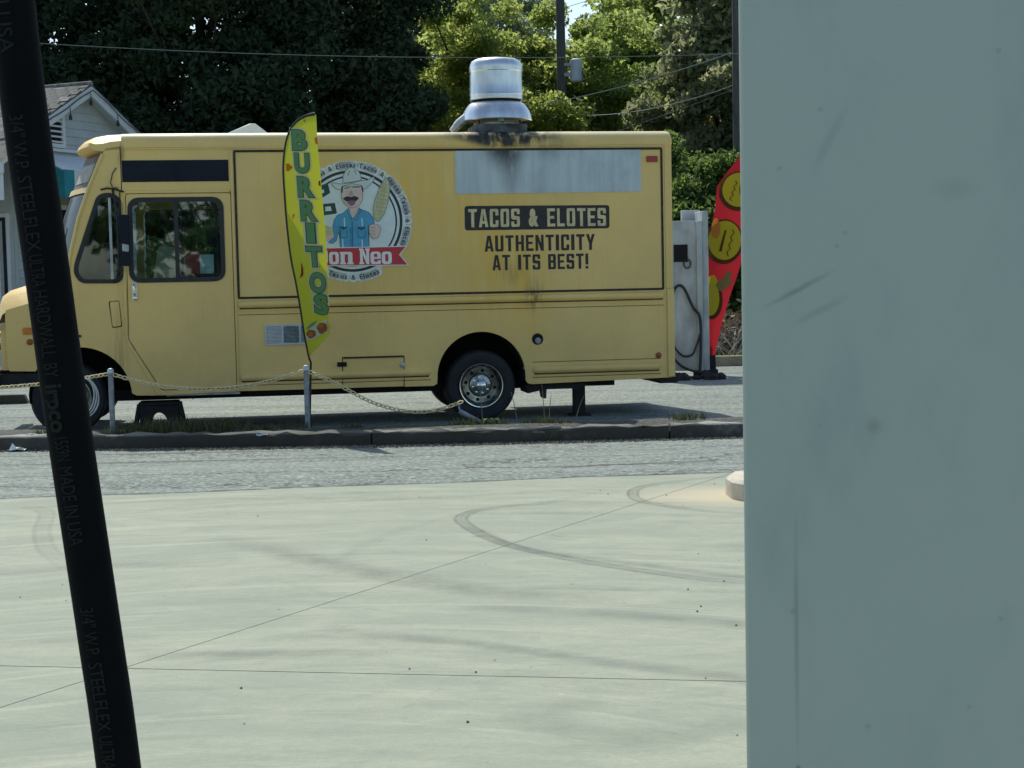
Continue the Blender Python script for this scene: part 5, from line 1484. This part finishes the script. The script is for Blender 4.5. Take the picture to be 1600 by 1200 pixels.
# tall stalks by the rear wheel
wd_ = MB()
for (x, h, l) in ((.05, .33, -.06), (.32, .40, -.02), (.36, .3, .03), (.62, .28, .1), (-.3, .35, -.02)):
    wd_.tube([(x, 15.35, .11), (x + l * .5, 15.35, .11 + h * .6), (x + l, 15.34, .11 + h)], [.005, .004, .002], 5)
st = wd_.build('dry_stalks', noisy('dry_stalk', (.22, .20, .11), .3, 10, .9)); tag(st, kind='stuff')
wl_ = empty('broadleaf_weed', (-.22, 15.22, .12)); tag(wl_, 'small green weed with long leaves beside the bent post', 'weed')
M['weed'] = leaf_mat('weed_leaf', (.10, .18, .08), (.2, .28, .14), .3)
for a, l in ((.3, .16), (2.9, .17), (3.9, .12), (5.6, .14), (1.4, .12)):
    dx, dy = math.cos(a), math.sin(a)
    P_ = [[(dx * l * t - dy * .018 * math.sin(PI * t + .1) * s, dy * l * t * .5 + dx * .018 * math.sin(PI * t + .1) * s, .05 * math.sin(PI * t) + .02) for s in (-1, 0, 1)] for t in (0, .25, .5, .75, 1)]
    MB().grid(P_).build('leaf', 'weed', wl_, recalc=False)

# leaf litter and grit at the foot of the kerb
lt = MB()
for k in range(3200):
    x = random.choice((random.gauss(-2.4, .9), random.gauss(.6, 1.2), random.uniform(-5.5, 3))); y = kerb_y(x) - abs(random.gauss(0, .05)) - .01; s = random.uniform(.006, .02); a = random.uniform(0, PI)
    c, d_ = math.cos(a) * s, math.sin(a) * s; h = random.uniform(.004, .02)
    lt.add([(x - c, y - d_, -.004), (x + d_, y - c, -.004), (x + c, y + d_, -.002), (x - d_, y + c, -.004), (x, y, h)], [(0, 1, 4), (1, 2, 4), (2, 3, 4), (3, 0, 4)])
lt.build('leaf_litter', noisy('litter', (.17, .15, .11), .7, 40, .9), smooth=False)['kind'] = 'stuff'
gt = MB()
for k in range(60):
    x, y = random.uniform(-3.2, 2.0), random.uniform(5, 11.4); s = random.uniform(.002, .007); z = .002
    gt.add([(x - s, y, z), (x, y - s, z), (x + s, y, z), (x, y + s, z), (x, y, z + s)], [(0, 1, 4), (1, 2, 4), (2, 3, 4), (3, 0, 4)])
gt.build('grit', noisy('grit_dark', (.08, .08, .07), .6, 40, .9), smooth=False)['kind'] = 'stuff'
def scrap(name, x, y, z, s, m, label, seed):
    rd = random.Random(seed)
    P_ = [[(x + (i / 4 - .5) * s * 1.5 + rd.uniform(-.1, .1) * s, y + (j / 3 - .5) * s * .6, z + abs(rd.gauss(0, .22)) * s) for j in range(4)] for i in range(5)]
    tag(MB().grid(P_).build(name, m, smooth=False), label, 'litter')
scrap('paper_scrap', -4.82, 14.86, .0, .11, noisy('paper', (.75, .78, .74), .1, 20, .7), 'crumpled white paper scrap by the kerb at far left', 3)
scrap('plastic_scrap', -2.40, 14.64, .115, .07, noisy('blue_plastic', (.16, .28, .42), .2, 20, .5), 'small blue plastic scrap on the kerb below the feather flag', 4)

# ================================================================== house at left
HA = R(-24)
house = empty('white_house', (-8.55, 32.0, -.05), HA); tag(house, 'white wooden house with louvred gable and teal striped awning', 'house')
M['siding'] = noisy('white_siding', (.43, .47, .465), .07, 3, .65)
M['trim'] = noisy('white_trim', (.62, .66, .66), .05, 3, .6)
M['shingle'] = noisy('asphalt_shingle', (.115, .118, .105), .4, 7, .95, bump=.4)
M['shingle2'] = noisy('worn_shingle', (.19, .19, .17), .4, 9, .95, bump=.4)
M['teal'] = noisy('teal_canvas', (.02, .22, .26), .1, 6, .7)
M['canvas'] = noisy('white_canvas', (.62, .67, .66), .06, 6, .7)
RZ, EZ, HW = 5.80, 4.62, 2.15
slope = (RZ - EZ) / HW
def roof_z(y): return RZ - abs(y) * slope
# gable wall core + siding boards
core = MB().prism([[(-2.0, 0), (2.0, 0), (2.0, roof_z(2.0) - .06), (0, RZ - .06), (-2.0, roof_z(2.0) - .06)]], 0, .1, fn=lambda x, y, z: (-.40 + y, x, z)).build('gable_wall', 'siding', house)
z = .0; k = 0
while z < 5.6:
    z1 = z + .17
    hw0 = min(2.0, (RZ - .07 - z) / slope); hw1 = min(2.0, (RZ - .07 - z1) / slope)
    if hw1 <= .05: break
    # gap for the louvred vent is covered by the vent box standing proud
    MB().add([(-.296, -hw0, z), (-.296, hw0, z), (-.272, hw0, z + .004), (-.272, -hw0, z + .004), (-.292, -hw1, z1), (-.292, hw1, z1), (-.299, -hw1, z1), (-.299, hw1, z1), (-.299, -hw0, z), (-.299, hw0, z)],
             [(3, 2, 5, 4), (0, 1, 2, 3), (4, 5, 7, 6), (0, 3, 4), (1, 5, 2), (6, 7, 9, 8)]).build('siding_board', 'siding', core, smooth=False)
    z = z1
# louvred vent in the gable (left of centre)
vt = MB().prism([[(-1.47, 4.50), (-.57, 4.50), (-.57, 5.20), (-.66, 5.20), (-1.47, 4.76)], [(-1.36, 4.58), (-.66, 4.58), (-.66, 5.10), (-1.36, 4.76)]], -.27, -.22, fn=lambda x, y, z: (y, x, z)).build('gable_vent', 'trim', house)
MB().prism([[(-1.36, 4.58), (-.66, 4.58), (-.66, 5.12), (-1.36, 4.74)]], -.268, -.262, fn=lambda x, y, z: (y, x, z)).build('vent_back', 'hole', vt)
for k in range(5):
    z = 4.60 + k * .105; y0 = -1.36 if z < 4.74 else -1.36 + (z - 4.74) / .38 * .7
    MB().box(-.262, -.225, y0, -.66, z, z + .035).build('louvre', 'trim', vt)
MB().box(-.27, -.20, -2.0, 2.0, 4.42, 4.48).build('gable_trim', 'trim', house)
# rake boards
for s in (-1, 1):
    MB().prism([[(0, RZ + .02), (s * 2.32, RZ + .02 - 2.32 * slope), (s * 2.32, RZ - .19 - 2.32 * slope), (0, RZ - .20)]], -.03, .02, fn=lambda x, y, z: (y, x, z)).build('rake_board', 'trim', house)
    MB().prism([[(0, RZ - .08), (s * 2.2, RZ - .08 - 2.2 * slope), (s * 2.2, RZ - .12 - 2.2 * slope), (0, RZ - .12)]], -.30, -.03, fn=lambda x, y, z: (y, x, z)).build('soffit', 'siding', house)
# roof decks
for s in (-1, 1):
    e = 2.36 if s > 0 else 2.36
    MB().add([(.02, 0, RZ), (-9, 0, RZ), (-9, s * e, RZ - e * slope), (.02, s * e, RZ - e * slope), (.02, 0, RZ + .04), (-9, 0, RZ + .04), (-9, s * e, RZ + .04 - e * slope), (.02, s * e, RZ + .04 - e * slope)],
             [(0, 1, 2, 3), (4, 5, 6, 7), (0, 3, 7, 4), (1, 2, 6, 5), (2, 3, 7, 6)]).build('roof', 'shingle', house, smooth=False)
# porch roof carried lower on the left
MB().add([(.55, -2.3, RZ - 2.3 * slope + .03), (-9, -2.3, RZ - 2.3 * slope + .03), (-9, -3.25, 3.98), (.55, -3.25, 3.98), (.55, -2.3, RZ - 2.3 * slope - .02), (-9, -2.3, RZ - 2.3 * slope - .02), (-9, -3.25, 3.94), (.55, -3.25, 3.94)],
         [(0, 1, 2, 3), (4, 5, 6, 7), (0, 3, 7, 4), (1, 2, 6, 5), (2, 3, 7, 6)]).build('porch_roof', 'shingle', house, smooth=False)
MB().box(-9, .55, -3.29, -3.25, 3.82, 4.0).build('fascia', 'trim', house)
# shingles on the near slope, one object each where they can be told apart
sh0 = None
ang = math.atan(slope)
rs2 = random.Random(3)
for r_ in range(15):
    for c_ in range(14):
        xx = .02 - (c_ + (.5 if r_ % 2 else 0)) * .31 - .15; yy = -.08 - r_ * .155
        if yy < -2.33: continue
        if sh0 is None:
            sh0 = MB().box(-.15, .15, -.10, .09, -.004, .010).build('shingle', 'shingle', house, smooth=False)
            sh0.location = (xx, yy, RZ + .048 + yy * slope); sh0.rotation_euler = (ang + .03, 0, 0)
        else:
            o = share(sh0, 'shingle', house, (xx, yy, RZ + .048 + yy * slope + rs2.uniform(0, .012)), (ang + .03 + rs2.uniform(0, .05), rs2.uniform(-.02, .02), rs2.uniform(-.02, .02)))
            if rs2.random() < .3:
                o.material_slots[0].link = 'OBJECT'; o.material_slots[0].material = M['shingle2']
MB().tube([(.03, 0, RZ + .06), (-9, 0, RZ + .06)], .05, 8).build('ridge_cap', 'shingle2', house)
# near wall, porch post, door and window
MB().box(-9, -.40, -2.02, -1.95, 0, 4.55).build('side_wall', 'siding', house)
for xx in (.06, -2.17, -4.6): MB().box(xx - .09, xx + .09, -3.2, -3.02, 0, 3.82).build('porch_post', 'trim', house, bevel=.01)
wn = MB().box(-1.7, -.47, -2.06, -2.02, .95, 3.15).build('window', 'trim', house)
MB().box(-1.62, -.55, -2.075, -2.06, 1.03, 3.07).build('pane', 'black', wn)
MB().box(-.95, -.62, -2.09, -2.076, 1.03, 3.0).build('curtain', noisy('curtain', (.34, .34, .32), .2, 12, .9, stretch=(8, 8, 1)), wn)
# awning on the gable wall (right) and porch valance (left)
aw = empty('awning'); aw.parent = house
nst = 10
for k in range(nst):
    y0, y1 = -1.6 + 3.0 * k / nst, -1.6 + 3.0 * (k + 1) / nst
    m_ = 'canvas' if k % 3 == 1 else 'teal'
    MB().add([(-.24, y0, 4.36), (-.24, y1, 4.36), (.55, y1, 3.98), (.55, y0, 3.98), (-.24, y0, 4.33), (-.24, y1, 4.33), (.55, y1, 3.95), (.55, y0, 3.95)], [(0, 1, 2, 3), (4, 5, 6, 7), (0, 3, 7, 4), (1, 2, 6, 5), (2, 3, 7, 6), (0, 1, 5, 4)]).build('awning_canvas', 'canvas', aw, smooth=False)
    MB().box(.545, .565, y0, y1, 3.42, 3.98).build('awning_stripe', m_, aw, smooth=False)
MB().add([(-.24, -1.6, 4.34), (.55, -1.6, 3.96), (.55, -1.6, 3.42), (-.24, -1.6, 3.55)], [(0, 1, 2, 3)]).build('awning_side', 'teal', aw)
for k in range(8):
    x0 = .50 - .42 * k
    MB().box(x0 - .42, x0, -3.24, -3.22, 3.32, 3.82).build('valance', 'teal' if k % 2 else 'canvas', house)
# gable window under the awning
gw = MB().box(-.27, -.23, -1.35, 1.1, 1.0, 3.35).build('window', 'trim', house)
MB().box(-.232, -.222, -1.25, 1.0, 1.1, 3.25).build('pane', 'black', gw)
# string lights along the rakes
def wl3(x, y, z):
    c, s = math.cos(HA), math.sin(HA); return (-8.55 + x * c - y * s, 32 + x * s + y * c, z - .05)
sl = empty('string_lights', wl3(.08, 0, RZ)); tag(sl, 'string of black bulb lights along the white gable edge', 'string lights')
ox, oy, oz = sl.location
pts = []
for t in [i / 24 for i in range(25)]:
    y = -2.2 + 4.4 * t; pts.append((Vector(wl3(.06, y, RZ - .05 - abs(y) * slope - .03 * abs(math.sin(t * PI * 5)))) - Vector((ox, oy, oz))))
MB().tube(pts, .012, 5).build('cord', 'wire', sl)
for y in (-1.85, -1.4, -.75, -.1, .75, 1.5):
    p = Vector(wl3(.07, y, RZ - .10 - abs(y) * slope)) - Vector((ox, oy, oz))
    MB().tube([p, p + Vector((0, 0, -.13))], .009, 5).lathe([(.015, -.12), (.022, -.15), (.038, -.20), (.035, -.235), (.012, -.25)], tuple(p), 'z', 10).build('bulb', 'rubber', sl)

# ================================================================== utility poles and wires
up_ = empty('utility_pole', (1.62, 45, -.1)); tag(up_, 'dark wooden utility pole carrying a grey transformer above the truck', 'utility pole')
MB().lathe([(.16, 0), (.145, 5), (.12, 11.5), (.10, 11.6)], (0, 0, 0), 'z', 14).build('pole', 'polewood', up_)
tf = MB().lathe([(.14, 7.38), (.172, 7.42), (.172, 7.98), (.16, 8.02), (.10, 8.05), (.01, 8.06)], (.42, -.08, 0), 'z', 20).build('transformer', noisy('transformer_grey', (.42, .50, .54), .06, 3, .5), up_)
MB().box(.08, .32, -.12, -.04, 7.55, 7.65).box(.08, .32, -.12, -.04, 7.85, 7.93).build('bracket', 'galv', tf)
MB().tube([(.56, -.1, 7.75), (.66, -.1, 7.55), (.70, -.1, 7.25)], .02, 6).build('lead', 'wire', tf)
MB().box(-1.2, 1.2, -.06, .06, 10.6, 10.72).build('crossarm', 'polewood', up_)
up2 = empty('utility_pole', (5.68, 38, -.1)); tag(up2, 'dark utility pole half hidden behind the edge of the pale column', 'utility pole')
MB().lathe([(.15, 0), (.135, 5), (.11, 11), (.09, 11.1)], (0, 0, 0), 'z', 14).build('pole', 'polewood', up2)
MB().box(-1.2, 1.2, -.06, .06, 10.2, 10.32).build('crossarm', 'polewood', up2)
def wire(a, b, s, r_, m, label, extra=None):
    o = MB().tube(sag(a, b, s, 25), r_, 5).build('power_line', m); tag(o, label, 'wire', 'overhead wires')
wire((-22, 30, 8.0), (12, 30, 6.14), 1.017, .0065, 'wirepale', 'long thin wire crossing in front of the dark evergreens')
wire((.95, 40, 6.10), (5.6, 38, 7.05), .10, .014, 'wirepale', 'thick twisted wire rising from the fan to the second pole')
wire((.95, 40, 6.08), (1.6, 44.9, 6.55), .30, .011, 'wirepale', 'short drooping wire joining the transformer pole')
wire((1.65, 44.9, 6.35), (5.6, 38, 6.25), .25, .012, 'wirepale', 'sagging lower wire from the transformer pole to the second pole')
wire((1.65, 44.9, 5.4), (5.6, 38, 6.15), .05, .008, 'wirepale', 'lowest thin wire just above the truck roof corner')
wire((-9, 50, 9.2), (1.62, 45, 9.55), .45, .009, 'wirepale', 'thin high wire reaching the transformer pole from the left')
wire((1.62, 45, 9.4), (5.68, 38, 10.0), .2, .008, 'wirepale', 'thin high wire crossing the patch of sky')

# ================================================================== foreground: column and fuel hose
def m_column():
    m = mat('column_paint', (.30, .42, .44), .38)
    g = NG(m); v = g.mapping()
    big = g.noise(v, 2.0, 4, .5)
    c = g.mix(g.ramp(big, .3, .7), (.375, .455, .42), (.415, .49, .445))
    fr = g.noise(g.mapping((1, 1, .35), (0, R(-28), 0)), 9, 5, .6)
    c = g.mix(g.math('MULTIPLY', g.ramp(fr, .52, .70), .26), c, (.22, .30, .31))
    sp = g.voronoi(v, 24)
    c = g.mix(g.math('MULTIPLY', g.ramp(sp, .09, .04), .3), c, (.15, .22, .24))
    for (x, z, sx, sz, k) in ((.05, 1.18, .0035, .16, .35), (.0505, 1.045, .004, .006, .8), (.2, 1.61, .03, .015, .14), (.125, 1.385, .012, .012, .3)):
        c = g.mix(g.math('MULTIPLY', g.blob(x, z, sx, sz), k), c, (.10, .15, .17))
    chip = g.noise(v, 34, 4, .75)
    c = g.mix(g.math('MULTIPLY', g.ramp(chip, .72, .755), .45), c, (.14, .20, .21))
    veil = g.noise(g.mapping((1, 1, .45), (0, R(35), 0)), 4.0, 6, .65, .5)
    c = g.mix(g.math('MULTIPLY', g.ramp(veil, .50, .68), .20), c, (.25, .32, .32))
    # one long diagonal scuff and its fainter echo
    o = g.xyz(); wob = g.noise(v, 30, 3)
    for (x, z, sx, sz, k) in ((.055, 1.518, .05, .0045, .5), (.075, 1.497, .045, .006, .25), (.085, 1.66, .05, .008, .2)):
        a = R(27) if z < 1.6 else R(62)
        dx = g.math('SUBTRACT', o[0], x); dz = g.math('SUBTRACT', o[2], z)
        ux = g.math('ADD', g.math('MULTIPLY', dx, math.cos(a)), g.math('MULTIPLY', dz, math.sin(a)))
        uz = g.math('SUBTRACT', g.math('MULTIPLY', dz, math.cos(a)), g.math('MULTIPLY', dx, math.sin(a)))
        m_ = g.blob(0, 0, sx, sz, ux, g.math('ADD', uz, g.math('MULTIPLY', g.math('SUBTRACT', wob, .5), .004)))
        c = g.mix(g.math('MULTIPLY', m_, k), c, (.13, .19, .20))
    g.color(c)
    g.rough(g.ramp(g.noise(v, 20, 4), .3, .7, .32, .5))
    pz = g.noise(v, 5, 6, .7)
    g.bump(g.math('ADD', g.noise(v, 260, 3), g.math('MULTIPLY', pz, 2.0)), .12, .002)
    return m
M['column'] = m_column()
col = empty('steel_column', (.2255, 1.5, 0), R(-12)); tag(col, 'large pale blue-grey painted column filling the right of the view', 'column')
MB().box(0, .50, 0, .42, .06, 4.6).build('shaft', 'column', col, bevel=.004)
MB().box(-.05, .55, -.05, .47, 0, .06).build('base_plate', 'galv', col, bevel=.006)
for (a, b) in ((-.02, -.02), (.52, -.02), (-.02, .44), (.52, .44)):
    MB().lathe([(.018, .06), (.018, .085), (.008, .09)], (a, b, 0), 'z', 6).build('anchor_bolt', 'galv', col)

hp_ = [(.30, 1.62, 2.62), (.10, 1.35, 2.72), (-.20, 1.12, 2.6), (-.36, 1.06, 2.25), (-.352, 1.06, 1.98), (-.3348, 1.06, 1.729), (-.328, 1.06, 1.6425), (-.3192, 1.06, 1.555), (-.3109, 1.06, 1.4689), (-.3050, 1.06, 1.4121), (-.2913, 1.06, 1.2869), (-.2822, 1.06, 1.1978), (-.262, 1.06, .95), (-.235, 1.05, .55), (-.20, 1.02, .2), (-.12, .98, .04), (.05, .98, .02), (.3, 1.15, .02)]
hose = empty('fuel_hose', (-.282, 1.06, 1.2)); tag(hose, 'black rubber hose with faint lettering hanging in the left foreground', 'hose')
hpath = smooth_path(hp_, 10)
rel = [p - Vector(hose.location) for p in hpath]
M['hose'] = mat('hose_rubber', (.005, .007, .009), .7, spec=.08)
g = NG(M['hose']); g.bump(g.noise(g.mapping((1, 1, .3)), 300, 3), .12, .001); g.color(g.mix(g.noise(g.mapping(), 30, 4), (.002, .003, .0042), (.0045, .006, .0075)))
hb_ = MB().tube(rel, .0153, 28).build('rubber_tube', 'hose', hose, angle=180)
# printed text wrapped on the tube, reading downwards
dacc = [0]
for a, b in zip(hpath, hpath[1:]): dacc.append(dacc[-1] + (b - a).length)
def h_at(z):
    """centre and tangent where the hanging part passes height z"""
    for a, b in zip(hpath[20:], hpath[21:]):
        if a.z >= z >= b.z:
            t = (a.z - z) / (a.z - b.z); return a.lerp(b, t), (b - a).normalized()
M['hoseprint'] = mat('faded_print', (.022, .027, .025), .8, spec=.05)
def hose_text(htx, s, bold, y0, y1, half=.0049, dth=0.0):
    """y0,y1: heights (m) of the start and end of the word"""
    V, Fs = text_raw(s, bold)
    bx0 = min(v[0] for v in V); bx1 = max(v[0] for v in V)
    pts = []
    for v in V:
        z = y0 + (v[0] - bx0) / (bx1 - bx0) * (y1 - y0)
        c, t = h_at(z)
        q_ = (v[1] / .73 - .5) * 2 * half          # across the tube, glyph top to the right
        th = q_ / .0153 + dth
        right = Vector((1, 0, 0)); right = (right - t * right.dot(t)).normalized()
        fwd = Vector((0, -1, 0))
        pts.append(c + right * math.sin(th) * .0161 + fwd * math.cos(th) * .0161 - Vector(hose.location))
    htx.add(pts, Fs)
def zy(y): return 1.729 - (y - 0) * (1.729 - 1.1978) / 1195.0
for run in ((('MADE IN USA', 0., -120, 84),), (('3/4" W.P.', 0., 178, 262), ('STEELFLEX', 0., 270, 384), ('ULTRA', 0., 390, 438), ('HARDWALL', 0., 444, 546), ('BY', 0., 556, 577), ('irpco', .03, 588, 662), ('1559N', 0., 670, 706), ('MADE IN USA', 0., 716, 838)), (('3/4" W.P.', 0., 936, 1012), ('STEELFLEX', 0., 1022, 1130), ('ULTRA', 0., 1138, 1190))):
    htx = MB()
    for s_, b, a, e in run: hose_text(htx, s_, b, zy(a), zy(e), .0062 if s_ == 'irpco' else .0049, -.10)
    htx.build('printed_lettering', 'hoseprint', hb_, smooth=False)
